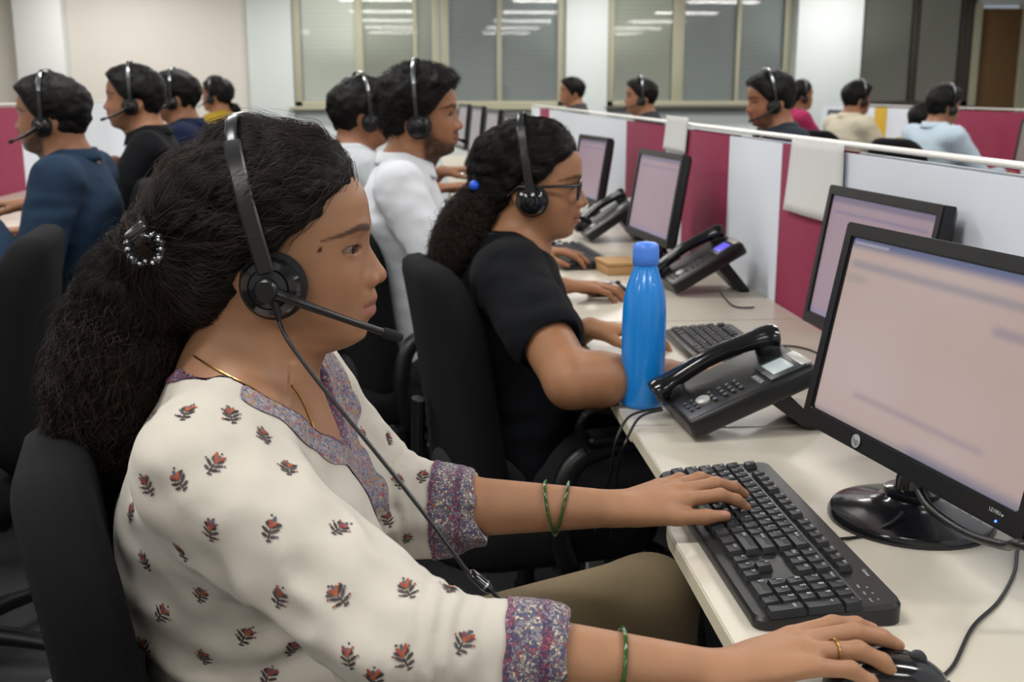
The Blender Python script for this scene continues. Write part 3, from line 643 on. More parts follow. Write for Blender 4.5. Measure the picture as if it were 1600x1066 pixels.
def monitor(BL, BR, h, tilt, label, scr, base_off=(0, .05), logo=False, mtype=0, group='black flat monitors on the desks', base_r=.1):
    BL = Vector(BL); BR = Vector(BR); W = (BR - BL).length; r3 = (BR - BL).normalized(); rz = math.atan2(r3.y, r3.x); c = (BL + BR) / 2
    root = empty('monitor', (c.x, c.y, DZ), rz, label, 'monitor', group)
    zb = c.z - DZ; M = Matrix.Translation((0, 0, zb)) @ Matrix.Rotation(-tilt, 4, 'X'); bz = .019; bb = .026 if logo else .024; t = .022
    def panel(name, verts, faces, m, **k): return pydata(name, [M @ Vector(p) for p in verts], faces, m, root, **k)
    # bezel ring
    o = [(-W / 2, 0), (W / 2, 0), (W / 2, h), (-W / 2, h)]; i_ = [(-W / 2 + bz, bb), (W / 2 - bz, bb), (W / 2 - bz, h - bz), (-W / 2 + bz, h - bz)]
    v = [(x, 0, z) for x, z in o] + [(x, .0, z) for x, z in i_] + [(x, .006, z) for x, z in i_] + [(x, t, z) for x, z in o]
    f = []
    for k in range(4):
        q = (k + 1) % 4; f += [(k, q, 4 + q, 4 + k), (4 + k, 4 + q, 8 + q, 8 + k), (q, k, 12 + k, 12 + q)]
    bz_o = panel('bezel', v, f, m_blk); bm = bmesh.new(); bm.from_mesh(bz_o.data); bmesh.ops.recalc_face_normals(bm, faces=bm.faces); bmesh.ops.bevel(bm, geom=[e for e in bm.edges if e.calc_face_angle(0) > .5], offset=.0022, segments=2, affect='EDGES'); bm.to_mesh(bz_o.data); bm.free(); auto(bz_o, 30)
    so = pydata('screen', [(x, .005, z) for x, z in i_], [(0, 1, 2, 3)], scr, root); so.matrix_local = M
    # rear housing
    v = []; f = []
    for yy, ins in ((t, 0), (t + .012, .012), (t + .03, .06)):
        v += [(-W / 2 + ins, yy, ins), (W / 2 - ins, yy, ins), (W / 2 - ins, yy, h - ins), (-W / 2 + ins, yy, h - ins)]
    for L in range(2):
        for k in range(4): f.append((L * 4 + k, L * 4 + (k + 1) % 4, L * 4 + 4 + (k + 1) % 4, L * 4 + 4 + k))
    f.append((8, 9, 10, 11)); panel('rear_housing', v, f, m_blk)
    bxx, byy = base_off
    prof = [(base_r, 0), (base_r, .005), (base_r - .003, .011), (base_r * .8, .016), (base_r * .5, .022), (.034, .028), (.030, .034)]
    lobj('base', prof, m_gloss, root, n=48, ang=40, sx=1.0 if mtype == 0 else 1.15, sy=1. if mtype == 0 else .85, loc=(bxx, byy, .0005))
    tube('neck', [(bxx, byy, .026), (bxx, byy, .05), (bxx * .8, max(byy, .055), .085), (bxx * .5, max(byy, .07) + .012, .15)], [.026, .023, .022, .022], m_gloss, root, n=16, flat=.75)
    if logo:
        lobj('collar', [(.030, .0), (.034, .004), (.034, .010), (.029, .012)], m_gloss, root, n=32, loc=(bxx, byy, .03))
        pc = (-W * .19, -.0012, bb * .5); cv, cf = lathe([(.0088, 0), (.0088, .0012)], 28, Matrix.Rotation(math.pi / 2, 4, 'X'))
        lg = panel('logo', [Vector(p) + Vector(pc) for p in cv], cf, mat('logo_silver', 'c8cacc', .35, metal=.4))
        RX = Matrix.Rotation(math.pi / 2, 4, 'X')
        tl = texts('logo_lettering', [('hp', .0125, Matrix.Translation((pc[0], -.0026, pc[2] - .0005)) @ RX @ Matrix.Shear('XY', 4, (.25, 0)))], mat('logo_ink', '22262c', .5), lg, M)
        texts('model_lettering', [('LE1901w', .0062, Matrix.Translation((W * .40, -.0006, bb * .66)) @ RX)], m_leg, root, M)
        lv, lf = lathe([(.0016, 0), (.0013, .001)], 12, Matrix.Rotation(math.pi / 2, 4, 'X')); panel('power_light', [Vector(p) + Vector((W * .405, -.0002, bb * .3)) for p in lv], lf, m_led)
        for q in range(4):
            bm = bmesh.new(); rbox(bm, .014, .006, .003, (W * .25 + q * .018, .006, -.0012), .0008, 1); bm.transform(M); obj('control_button', bm, m_silver, root)
    return root
ZB = .82
BLp, BRp = at_z(1250, 657, ZB), at_z(1597, 850, ZB)
MON1 = monitor(BLp, BRp, .283, math.radians(11), 'large black monitor with pink blurred screen and round logo, nearest', m_scr1, base_off=(-.016, .04), logo=True, base_r=.100)
def mon_from(bl, br, label, scr, h=.275, z=ZB, tilt=9, W=.42, yaw=None, mtype=1):
    a = at_z(*bl, z); b = at_z(*br, z); d_ = (b - a).normalized() if yaw is None else Vector((math.sin(yaw), -math.cos(yaw), 0)); return monitor(a, a + d_ * W, h, math.radians(tilt), label, scr, mtype=mtype, base_r=.09)
MON2 = mon_from((1252, 500), (1410, 560), 'black monitor half hidden behind the nearest monitor', m_scr2, yaw=.09, W=.42)
MON3 = mon_from((976, 362), (1048, 388), 'third monitor in the row with pink screen, before the maroon panel', m_scr2, yaw=.12, W=.42)
MON4 = mon_from((889, 308), (930, 320), 'fourth monitor in the row, narrow pink screen beside the white panel', m_scr2, yaw=.14, W=.42)
for (px, py, y, lab) in [(787, 176, 5.55, 'fifth monitor in the row, grey, nearest of the far cluster'), (760, 169, 6.1, 'grey monitor second in the far cluster behind the white shirt'), (737, 164, 6.65, 'grey monitor third in the far cluster behind the white shirt'), (717, 161, 7.2, 'grey monitor farthest in the cluster beside the bearded face')]:
    tp = at_y(px, py, y); b = Vector((tp.x - .03, y, tp.z - .275)); dv = Vector((math.sin(.10), -math.cos(.10), 0)); monitor(b, b + dv * .42, .275, math.radians(6), lab, m_scr3, mtype=1, base_r=.09)
# monitors on the far-right row, facing left
mon_r = lambda x, y, lab, scr, ang=0: monitor(Vector((x, y + .2, .85)), Vector((x + .04, y - .2, .85)), .27, .12, lab, scr, mtype=1, base_r=.09)
mon_r(3.36, 6.05, 'dark monitor at the right picture edge in front of the white panel', screen_mat('screen_tan', ('7d6f66', '8a7c74'), [], .7)); mon_r(3.4, 9.3, 'small far monitor right of the wide column', m_scr3)
# ------------------------------------------------------------------ keyboard
U_ = .01905
def frustum(w_, d_, hgt, ins):
    a, b = w_ / 2, d_ / 2; c, e = a - ins, b - ins * .8; s = .0012
    v = [(-a, -b, 0), (a, -b, 0), (a, b, 0), (-a, b, 0), (-c, -e - .0006, hgt - s), (c, -e - .0006, hgt - s), (c, e, hgt), (-c, e, hgt), (-c * .5, 0, hgt - s * 1.1), (c * .5, 0, hgt - s * 1.1)]
    f = [(0, 1, 5, 4), (1, 2, 6, 5), (2, 3, 7, 6), (3, 0, 4, 7), (4, 5, 9, 8), (5, 6, 9), (6, 7, 8, 9), (7, 4, 8)]
    return v, f
_keymesh = {}
def key_mesh(wu, du):
    k = (wu, du)
    if k not in _keymesh:
        v, f = frustum(wu * U_ - .0016, du * U_ - .0016, .0085, .0026); me = bpy.data.meshes.new('key'); me.from_pydata(v, [], f); me.materials.append(m_key); me.update(); _keymesh[k] = me
    return _keymesh[k]
def layout():
    K = []  # (x, y, w, h, text)
    y = 0
    rows = [(0, [(1.25, 'Ctrl'), (1.25, ''), (1.25, 'Alt'), (6.25, ''), (1.25, 'Alt'), (1.25, ''), (1.25, ''), (1.25, 'Ctrl')]),
            (1, [(2.25, 'Shift')] + [(1, c) for c in 'ZXCVBNM,./'] + [(2.75, 'Shift')]),
            (2, [(1.75, 'Caps')] + [(1, c) for c in "ASDFGHJKL;'"] + [(2.25, 'Enter')]),
            (3, [(1.5, 'Tab')] + [(1, c) for c in 'QWERTYUIOP[]'] + [(1.5, '\\')]),
            (4, [(1, c) for c in '`1234567890-='] + [(2, 'Back')])]
    for r, ks in rows:
        x = 0
        for w_, t in ks: K.append((x + w_ / 2, r + .5, w_, 1, t)); x += w_
    x = 0
    K.append((.5, 5.75, 1, .9, 'Esc'))
    for g, x0 in enumerate((2, 6.5, 11)):
        for i in range(4): K.append((x0 + i + .5, 5.75, 1, .9, 'F%d' % (g * 4 + i + 1)))
    for r, ks in ((4, ('Ins', 'Hm', 'PU')), (3, ('Del', 'End', 'PD'))):
        for i, t in enumerate(ks): K.append((15.35 + i + .5, r + .5, 1, 1, t))
    for i, t in enumerate(('PrS', 'ScL', 'Brk')): K.append((15.35 + i + .5, 5.75, 1, .9, t))
    K += [(16.85, 1.5, 1, 1, '^'), (15.85, .5, 1, 1, '<'), (16.85, .5, 1, 1, 'v'), (17.85, .5, 1, 1, '>')]
    X = 18.7
    for r, ks in ((4, ('Num', '/', '*', '-')), (3, ('7', '8', '9')), (2, ('4', '5', '6')), (1, ('1', '2', '3'))):
        for i, t in enumerate(ks): K.append((X + i + .5, r + .5, 1, 1, t))
    K += [(X + 3.5, 3, 1, 2, '+'), (X + 3.5, 1, 1, 2, 'Ent'), (X + 1, .5, 2, 1, '0'), (X + 2.5, .5, 1, 1, '.')]
    return K
def keyboard(loc, rz, label, L=.452, D=.152, legends=True):
    r = empty('keyboard', loc, rz, label, 'keyboard', 'black computer keyboards on the desks')
    # body: rounded outline, thicker at the back
    out = []; R = .014
    for cx, cy, a0 in ((L / 2 - R, D / 2 - R, 0), (-L / 2 + R, D / 2 - R, 90), (-L / 2 + R, -D / 2 + R, 180), (L / 2 - R, -D / 2 + R, 270)):
        for k in range(6): a = math.radians(a0 + 18 * k); out.append((cx + R * math.cos(a), cy + R * math.sin(a)))
    def top(y): return .014 + .010 * (y + D / 2) / D
    n = len(out); v = []; f = []
    for zz, s in ((.0, .985), (.002, 1.0), (None, 1.0), ('t', .985)):
        for x, y in out:
            z = zz if isinstance(zz, float) else (top(y) - .004 if zz is None else top(y)); v.append((x * s, y * (s if s == 1 else s - .01), z))
    for j in range(3):
        for i in range(n): f.append((j * n + i, j * n + (i + 1) % n, (j + 1) * n + (i + 1) % n, (j + 1) * n + i))
    f.append(tuple(range(n))[::-1]); f.append(tuple(3 * n + i for i in range(n)))
    auto(pydata('case', v, f, m_blk, r), 35)
    slope = math.atan2(.010, D); kx0 = -L / 2 + .0095; ky0 = -D / 2 + .014
    tilt = Matrix.Rotation(slope, 4, 'X'); items = []
    for x, y, w_, h_, t in layout():
        X, Y = kx0 + x * U_, ky0 + y * U_; o = obj('key', key_mesh(w_, h_), None, r); z = top(Y) - .0015
        o.location = (X, Y, z); o.rotation_euler = (slope, 0, 0)
        if t and legends: items.append((t, .0085 if len(t) == 1 else .0056, Matrix.Translation((X - (w_ * U_ / 2 - .0065 if len(t) == 1 else w_ * U_ / 2 - .008), Y + (.0022 if h_ <= 1 else .009), z + .00865)) @ tilt))
    if legends:
        items.append(('Genius', .006, Matrix.Translation((.145, D / 2 - .010, top(D / 2 - .01) + .0004)) @ tilt))
        for q in range(3): items.append(('o', .005, Matrix.Translation((.178 + q * .014, D / 2 - .022, top(D / 2 - .02) + .0004)) @ tilt))
        for q, s in enumerate(('Num', 'Caps', 'Scroll')): items.append((s, .0035, Matrix.Translation((.174 + q * .016, D / 2 - .03, top(D / 2 - .028) + .0004)) @ tilt))
        texts('legends', items, m_leg, r)['kind'] = 'stuff'
    bx('ridge', L - .03, .0022, .002, (0, ky0 + 5.15 * U_, top(ky0 + 5.15 * U_) + .0002), mat('ridge_grey', '3c3e42', .35), r)
    return r
A, B, C = at_z(1197, 733, DZ + .012), at_z(1414, 964, DZ + .01), at_z(1186, 1003, DZ)
dl = (B - A); kc = (A + C) / 2; krz = math.atan2(dl.y, dl.x)
print('KB len', dl.length, 'wid', (B - C).length, 'rz', math.degrees(krz), kc)
kc = (A + B) / 2 + Vector((-math.sin(krz), math.cos(krz), 0)) * -.076
KB1 = keyboard((kc.x, kc.y, DZ), krz, 'black keyboard with white legends under the nearest woman\'s left hand', L=dl.length)
k2 = at_z(1045, 532, DZ)
KB2 = keyboard((k2.x + .078, 2.12, DZ), -math.pi / 2 + .02, 'black keyboard between the blue bottle and the striped partition')
k3 = at_z(880, 405, DZ)
KB3 = keyboard((k3.x + .03, k3.y, DZ), -math.pi / 2 + .1, 'black keyboard just beyond the profile of the woman in glasses', legends=False)
# ------------------------------------------------------------------ mice
def mouse(loc, rz, label, cable=None):
    r = empty('computer_mouse', loc, rz, label, 'mouse', 'black computer mice')
    n, mm = 20, 12; v = []; f = []
    for j in range(mm + 1):
        ph = math.pi / 2 * j / mm
        for i in range(n):
            a = 2 * math.pi * i / n; cx, cy = math.cos(a), math.sin(a); wx_ = .031 * (1 - .12 * cy)
            s = math.cos(ph) ** .55 if j < mm else 0
            y = .056 * cy * s; v.append((wx_ * cx * s, y, .036 * (math.sin(ph) ** .8) * (1 - .25 * (y / .056) ** 2 - .12 * y / .056)))
    for j in range(mm):
        for i in range(n): f.append((j * n + i, j * n + (i + 1) % n, (j + 1) * n + (i + 1) % n, (j + 1) * n + i))
    f.append(tuple(range(n))[::-1]); pydata('shell', v, f, m_gloss, r, True)
    lobj('scroll_wheel', [(.006, -.003), (.008, -.002), (.008, .002), (.006, .003)], mat('wheel', '34363a', .6), r, n=20, M=Matrix.Translation((0, .026, .0295)) @ Matrix.Rotation(math.pi / 2, 4, 'Y'))
    bx('button_gap', .0012, .026, .002, (0, .018, .0325), mat('gap', '050505', .8), r, M=Matrix.Rotation(-.22, 4, 'X'))
    if cable: tube('cable', catmull(cable, 10), .002, m_blk, r, n=8)
    return r
mp = at_z(1385, 1052, DZ + .015); MOUSE = Vector((mp.x, mp.y, DZ)); mrz = -math.pi / 2 - .12
def to_local(p, loc, rz): return Matrix.Rotation(-rz, 4, 'Z') @ (Vector(p) - Vector(loc))
cabpx = [(1462, 1066), (1490, 1040), (1520, 980), (1560, 940), (1585, 895), (1590, 860), (1598, 840)]
cab = [Vector((MOUSE.x + .055, MOUSE.y - .008, DZ + .008))] + [at_z(*p, DZ + .0025) for p in cabpx] + [Vector((.70, 1.12, DZ + .0025)), Vector((.80, 1.3, DZ + .0025))]
mouse(MOUSE, mrz, 'glossy black mouse under the nearest woman\'s right hand', [to_local(p, MOUSE, mrz) for p in cab])
# ------------------------------------------------------------------ telephones
def telephone(loc, rz, label, lcd, s=1., handset_cord=None, text=True, tilt=math.radians(23)):
    r = empty('desk_telephone', loc, rz, label, 'telephone', 'black desk telephones'); L, W, T = .215, .178, .034
    M = Matrix.Translation((0, 0, .004)) @ Matrix.Rotation(tilt, 4, 'X')
    bm = bmesh.new(); rbox(bm, W, L, T, (0, L / 2, T / 2), .008, 3); bm.transform(M); body = auto(obj('body', bm, m_blk, r), 35)
    def P(x, y, z): return M @ Vector((x, y, T + z))
    def slab(name, x, y, w_, d_, h_, m, par=r, bev=.001):
        bm = bmesh.new(); rbox(bm, w_, d_, h_, (x, y, T + h_ / 2 - .0005), bev, 2); bm.transform(M); return auto(obj(name, bm, m, par), 40)
    slab('display_frame', .044, L - .042, .076, .06, .004, mat('phone_face', '2c3134', .35)); slab('display_trim', .044, L - .011, .07, .016, .0048, m_silver)
    slab('display', .042, L - .045, .052, .034, .0052, lcd, bev=.0005)
    for j in range(4):
        for i in range(3): slab('key_button', .022 + i * .0165, .062 + j * .0135 if j else .058, .0115, .0075, .004, mat('phone_key', '2a2c30', .45), bev=.0015)
    for j in range(2):
        for i in range(3): slab('function_button', .022 + i * .0165, .018 + j * .011, .010, .006, .004, mat('phone_key2', '3a3c40', .45), bev=.0015)
    lobj('navigation_button', [(.0125, 0), (.0125, .004), (.010, .0055)], m_silver, r, n=28, sx=1.25, sy=.9, M=M @ Matrix.Translation((.038, .043, T - .0005)))
    for k in range(6): slab('line_button', .0 + k * .0, 0, .001, .001, .001, m_blk) if False else None
    if text:
        it = [('AVAYA', .0125, M @ Matrix.Translation((.050, L - .083, T + .0006)))]
        for j in range(4):
            for i in range(3): it.append(('123456789*0#'[(3 - j) * 3 + i], .006, M @ Matrix.Translation((.022 + i * .0165, .062 + j * .0135 if j else .058, T + .0037))))
        texts('lettering', it, m_leg, r)['kind'] = 'stuff'
    # handset: arch along the left side
    hx = -.052; pts = [(hx, -.014, .012), (hx, .010, .016), (hx, .045, .023), (hx, .095, .029), (hx, .15, .027), (hx, .188, .022), (hx, .212, .016)]
    path = catmull([P(*p) for p in pts], 6); nn = len(path); rad = []
    for i in range(nn):
        t = i / (nn - 1); rad.append(.0172 + .0080 * (math.exp(-((t - .10) / .13) ** 2) + math.exp(-((t - .9) / .13) ** 2)) - (.012 if i in (0, nn - 1) else 0))
    hs = tube('handset', path, rad, m_gloss, r, n=18, flat=.82, up=(M.to_3x3() @ Vector((0, 0, 1))))
    for t, y in ((.1, .02), (.9, .19)):
        cv = lathe([(.021, 0), (.021, .012), (.018, .016)], 24, M @ Matrix.Translation((hx, y, T)))
        auto(pydata('ear_cap' if t > .5 else 'mouth_cap', cv[0], cv[1], m_blk, hs), 40)
    # stand
    pz = M @ Vector((0, L * .62, 0)); q = M @ Vector((0, L * .95, 0))
    v = []; f = []
    foot_y = q.y + .035
    for x in (-.05, .05):
        v += [(x, pz.y, pz.z - .002), (x, pz.y + .03, pz.z + .012), (x, foot_y, .002), (x, foot_y - .03, .002)]
    f = [(0, 1, 2, 3), (7, 6, 5, 4), (0, 4, 5, 1), (1, 5, 6, 2), (2, 6, 7, 3), (3, 7, 4, 0)]
    st = pydata('stand', v, f, m_blk, r); bm = bmesh.new(); bm.from_mesh(st.data); bmesh.ops.recalc_face_normals(bm, faces=bm.faces); bmesh.ops.bevel(bm, geom=list(bm.edges), offset=.003, segments=2, affect='EDGES'); bm.to_mesh(st.data); bm.free(); auto(st)
    if handset_cord:
        for c in handset_cord: tube('cord', catmull([to_local(p, loc, rz) for p in c], 10), .0022, m_blk, r, n=7)
    return r
m_lcd = mat('lcd_grey', 'a9b6b8', .3, emit='a9b6b8', estr=.12); m_lcd2 = mat('lcd_violet', '5b55c8', .3, emit='5a55d0', estr=.9); m_lcd3 = mat('lcd_dark', '4a5052', .3)
pa, pb = at_z(1094, 694, DZ), at_z(1030, 643, DZ); pc = (pa + pb) / 2
phrz = math.atan2((pa - pb).y, (pa - pb).x); print('PHONE', pa, pb, (pa - pb).length, math.degrees(phrz))
ph0 = Vector((pc.x, pc.y, DZ)); hz = at_z(1022, 638, DZ + .03)
c1 = [hz + Vector((.012, 0, .0)), at_z(985, 650, DZ + .02), at_z(962, 690, DZ - .015), at_y(955, 735, 1.66), at_y(945, 770, 1.70), at_y(930, 830, 1.75)]
c2 = [hz + Vector((.012, -.01, .0)), at_z(1000, 652, DZ + .02), at_z(978, 690, DZ - .0), at_y(967, 720, 1.62), at_y(962, 770, 1.65), at_y(955, 840, 1.7)]
telephone((pc.x, pc.y, DZ), -math.pi / 2 + .06, 'black desk telephone beside the blue bottle, nearest, with grey display', m_lcd, handset_cord=[c1, c2])
pp = at_z(1050, 455, DZ); telephone((pp.x - .01, pp.y + .0, DZ), -math.pi / 2 + .05, 'black desk telephone with violet display against the white stripe panel', m_lcd2, text=False, tilt=math.radians(30))
pp = at_z(916, 376, DZ); telephone((pp.x, pp.y, DZ), -math.pi / 2 + .05, 'dark desk telephone in front of the face of the woman in glasses', m_lcd3, text=False, tilt=math.radians(34))
# coiled cord hanging by the desk edge
cc = at_y(935, 672, 1.9); path = []
base = catmull([cc + Vector((-.015, 0, -.04)), cc + Vector((-.035, 0, .0)), cc + Vector((-.015, 0, .035)), cc + Vector((.02, .0, .035)), cc + Vector((.05, .0, .01)), cc + Vector((.08, .0, -.02))], 40)
for i in range(len(base) * 3 - 3):
    j = i // 3; q = base[j].lerp(base[min(j + 1, len(base) - 1)], (i % 3) / 3); a = i * .95; path.append(q + Vector((0, math.cos(a) * .007, 0)) + (Vector((cc.x, cc.y, cc.z)) - q).normalized() * (math.sin(a) * .007))
o = tube('coiled_cord', [p - path[-1] for p in path], .0019, m_blk, None, n=5, loc=path[-1]); tag(o, 'black coiled telephone cord curling below the desk edge', 'cord')
# ------------------------------------------------------------------ blue bottle
bp_ = at_z(1003, 633, DZ); m_blue = mat('bottle_blue', '1583dc', .24, coat=.3, sss=.0, spec=.5); m_cap = mat('bottle_cap', '4a84e6', .4)
bt = empty('water_bottle', (bp_.x, bp_.y, DZ), 0, 'tall blue plastic water bottle standing on the desk edge', 'bottle')
BS = 1.0
prof = [(.020, .0015), (.031, .0), (.0345, .003), (.0365, .010), (.0366, .10), (.0366, .145), (.0362, .165), (.0345, .185), (.0305, .205), (.0255, .220), (.0215, .232), (.0200, .238), (.0198, .244)]
lobj('bottle_body', prof, m_blue, bt, n=64, ang=60)
lobj('cap', [(.0202, .2405), (.0213, .2415), (.0218, .255), (.0214, .268), (.0200, .2745), (.0160, .2775), (.008, .2785)], m_cap, bt, n=64, ang=50)
# ------------------------------------------------------------------ small things on the far desks
pw = at_z(965, 425, DZ); wd = mat('pale_wood', 'b58d5c', .6, noise=.2, scale=30, stretch=(1, 8, 8))
wb_ = empty('wooden_box', (pw.x, pw.y, DZ), .15, 'small tan wooden box on the desk behind the blue bottle', 'box')
bx('box_body', .10, .13, .026, (0, 0, .013), wd, wb_, bev=.003); bx('box_lid', .104, .134, .010, (0, 0, .032), wd, wb_, bev=.003)
mp2 = at_z(950, 455, DZ + .01); mouse((mp2.x, mp2.y, DZ), -math.pi / 2 + .1, 'dark mouse under the hand with painted nails')
mp3 = at_z(862, 388, DZ + .01); mouse((mp3.x, mp3.y, DZ), -math.pi / 2, 'dark mouse beside the far keyboard')
# cable of the nearest monitor
q0 = MON1.matrix_world if False else None
cpx = [(1437, 768), (1450, 790), (1480, 815), (1520, 838), (1570, 853), (1620, 860)]
dep = [1.20, 1.17, 1.13, 1.08, 1.02, .97]
o = tube('monitor_cable', catmull([at_y(px, py, d_) for (px, py), d_ in zip(cpx, dep)] + [Vector((.74, .96, DZ + .01))], 10), .0052, m_blk, None, n=10); tag(o, 'thick black cable hanging from the nearest monitor over its round base', 'cable')
kp = [at_z(1300, 843, DZ + .006), at_z(1345, 838, DZ + .0025), at_z(1390, 818, DZ + .02), at_z(1410, 800, DZ + .03)]
o = tube('keyboard_cable', catmull(kp, 8), .002, m_blk, None, n=7); tag(o, 'thin black cable running from the keyboard to the monitor base', 'cable')
kp = [at_z(1195, 541, DZ + .004), at_z(1235, 541, DZ + .003), at_z(1262, 546, DZ + .003), at_z(1285, 555, DZ + .003)]
o = tube('keyboard_cable', catmull(kp, 8), .002, m_blk, None, n=7); tag(o, 'thin dark cable lying on the desk beneath the second monitor', 'cable')
kp = [at_z(1124, 455, DZ + .03), at_z(1136, 470, DZ + .012), at_z(1148, 479, DZ + .003), at_z(1165, 481, DZ + .003), at_z(1178, 480, DZ + .003)]
o = tube('telephone_cable', catmull(kp, 8), .0022, m_blk, None, n=7); tag(o, 'thin black cable under the telephone with the violet display', 'cable')
# ------------------------------------------------------------------ hair
HL_F = np.array([(.2, .2), (.125, .13), (.105, .092), (.0895, .083), (.07, .0615), (.054, .05), (.04, .035), (.03, .024), (.018, .016), (.005, .004), (-.008, -.02), (-.02, -.038), (-.05, -.060), (-.07, -.075), (-.2, -.2)])
HL_M = np.array([(.2, .2), (.125, .13), (.105, .100), (.090, .086), (.06, .064), (.04, .051), (.02, .033), (.0, .024), (-.012, .016), (-.016, -.014), (-.035, -.05), (-.05, -.066), (-.06, -.085), (-.2, -.2)])
def hair_cap(h, style, th, nz=.004, nscale=45., quiff=0., back=0.):
    tab = HL_F if style == 'f' else HL_M
    def fn(P):
        q = h.loc(P) / h.s; F, L, U = q.T; g = terp(U, tab) - F; mask = sstep(g, -.005, .034 if style == 'f' else .022)
        T = th * (1 - (.45 if style == 'f' else .25) * sstep(F, .035, .08)) * (.55 + .45 * sstep(U, -.02, .08)) + back * np.exp(-((F + .095) / .035) ** 2 - ((U - .03) / .05) ** 2) * np.exp(-(L / .05) ** 2) + quiff * np.exp(-((F - .07) / .035) ** 2 - ((U - .11) / .03) ** 2)
        ear = np.exp(-((F + .020) / .020) ** 2 - ((U - .008) / .026) ** 2) * (np.abs(L) > .045); T = T * (1 - .9 * ear)
        n = vnoise(P, nscale) * nz + vnoise(P, nscale * 2.3) * nz * .5
        return h.fn(q * h.s) - h.s * (T * mask + n * mask - .012 * (1 - mask))
    return fn
def flow_strands(cap_me, V, N, sel, target, n, steps, step, lift, wav, rng, wfreq=25.):
    bvh = BVHTree.FromPolygons([Vector(x) for x in V], [tuple(map(int, q)) for q in cap_me])
    ids = rng.choice(sel, n); out = np.zeros((n, steps, 3), np.float32); tgt = Vector(target) if target is not None else None
    for a, i in enumerate(ids):
        p = Vector(V[i]); nn = Vector(N[i]); ph = rng.random() * 6.28; fq = wfreq * (.7 + .6 * rng.random()); am = wav * (.3 + rng.random()); lf = lift * rng.random() + .0004
        side = None; jit = Vector(rng.normal(0, .16, 3))
        for k in range(steps):
            out[a, k] = p + nn * (lf * (.4 + k / steps)) + (side * (math.sin(ph + k * step * fq * 6.28) * am) if side else Vector((0, 0, 0)))
            d = (tgt - p) if tgt is not None else Vector((-.4, 0, .35)) + jit
            d = d.normalized() + jit; d = d - nn * d.dot(nn)
            if d.length < 1e-4: d = nn.orthogonal()
            d.normalize(); side = nn.cross(d); hit = bvh.find_nearest(p + d * step)
            if hit[0] is None: break
            p, nn = hit[0], hit[1]
    return out
m_hair = mat('hair_dark', '0b0908', .6, noise=.35, scale=60, bump=.6, bscale=160, spec=.2, stretch=(1, 1, .35))
m_strand = mat('hair_strand', '130e0c', .46, spec=.35); m_strand_b = mat('hair_strand_brown', '33241b', .5, spec=.35)
m_skin = attr_mat('skin', .48, sss=.06, bump=.10, bscale=700, spec=.35)
m_iron = mat('headset_black', '101114', .3, noise=.1, scale=100); m_foam = mat('headset_foam', '101113', .9, bump=.4, bscale=500); m_chrome = mat('headset_steel', '8d9297', .25, metal=.9)
def fld_mesh(name, fd, h, m, parent, smooth=2, col=None, pad=.01, ret=False):
    lo = np.min([c - R for _, c, R, _, op in fd.p if op == 0], 0) - pad; hi = np.max([c + R for _, c, R, _, op in fd.p if op == 0], 0) + pad
    V, Q = polygonize(fd, lo, hi, h, smooth); o = None
    if not ret: return obj(name, np_mesh(name, V, Q, m, col), None, parent)
    return V, Q
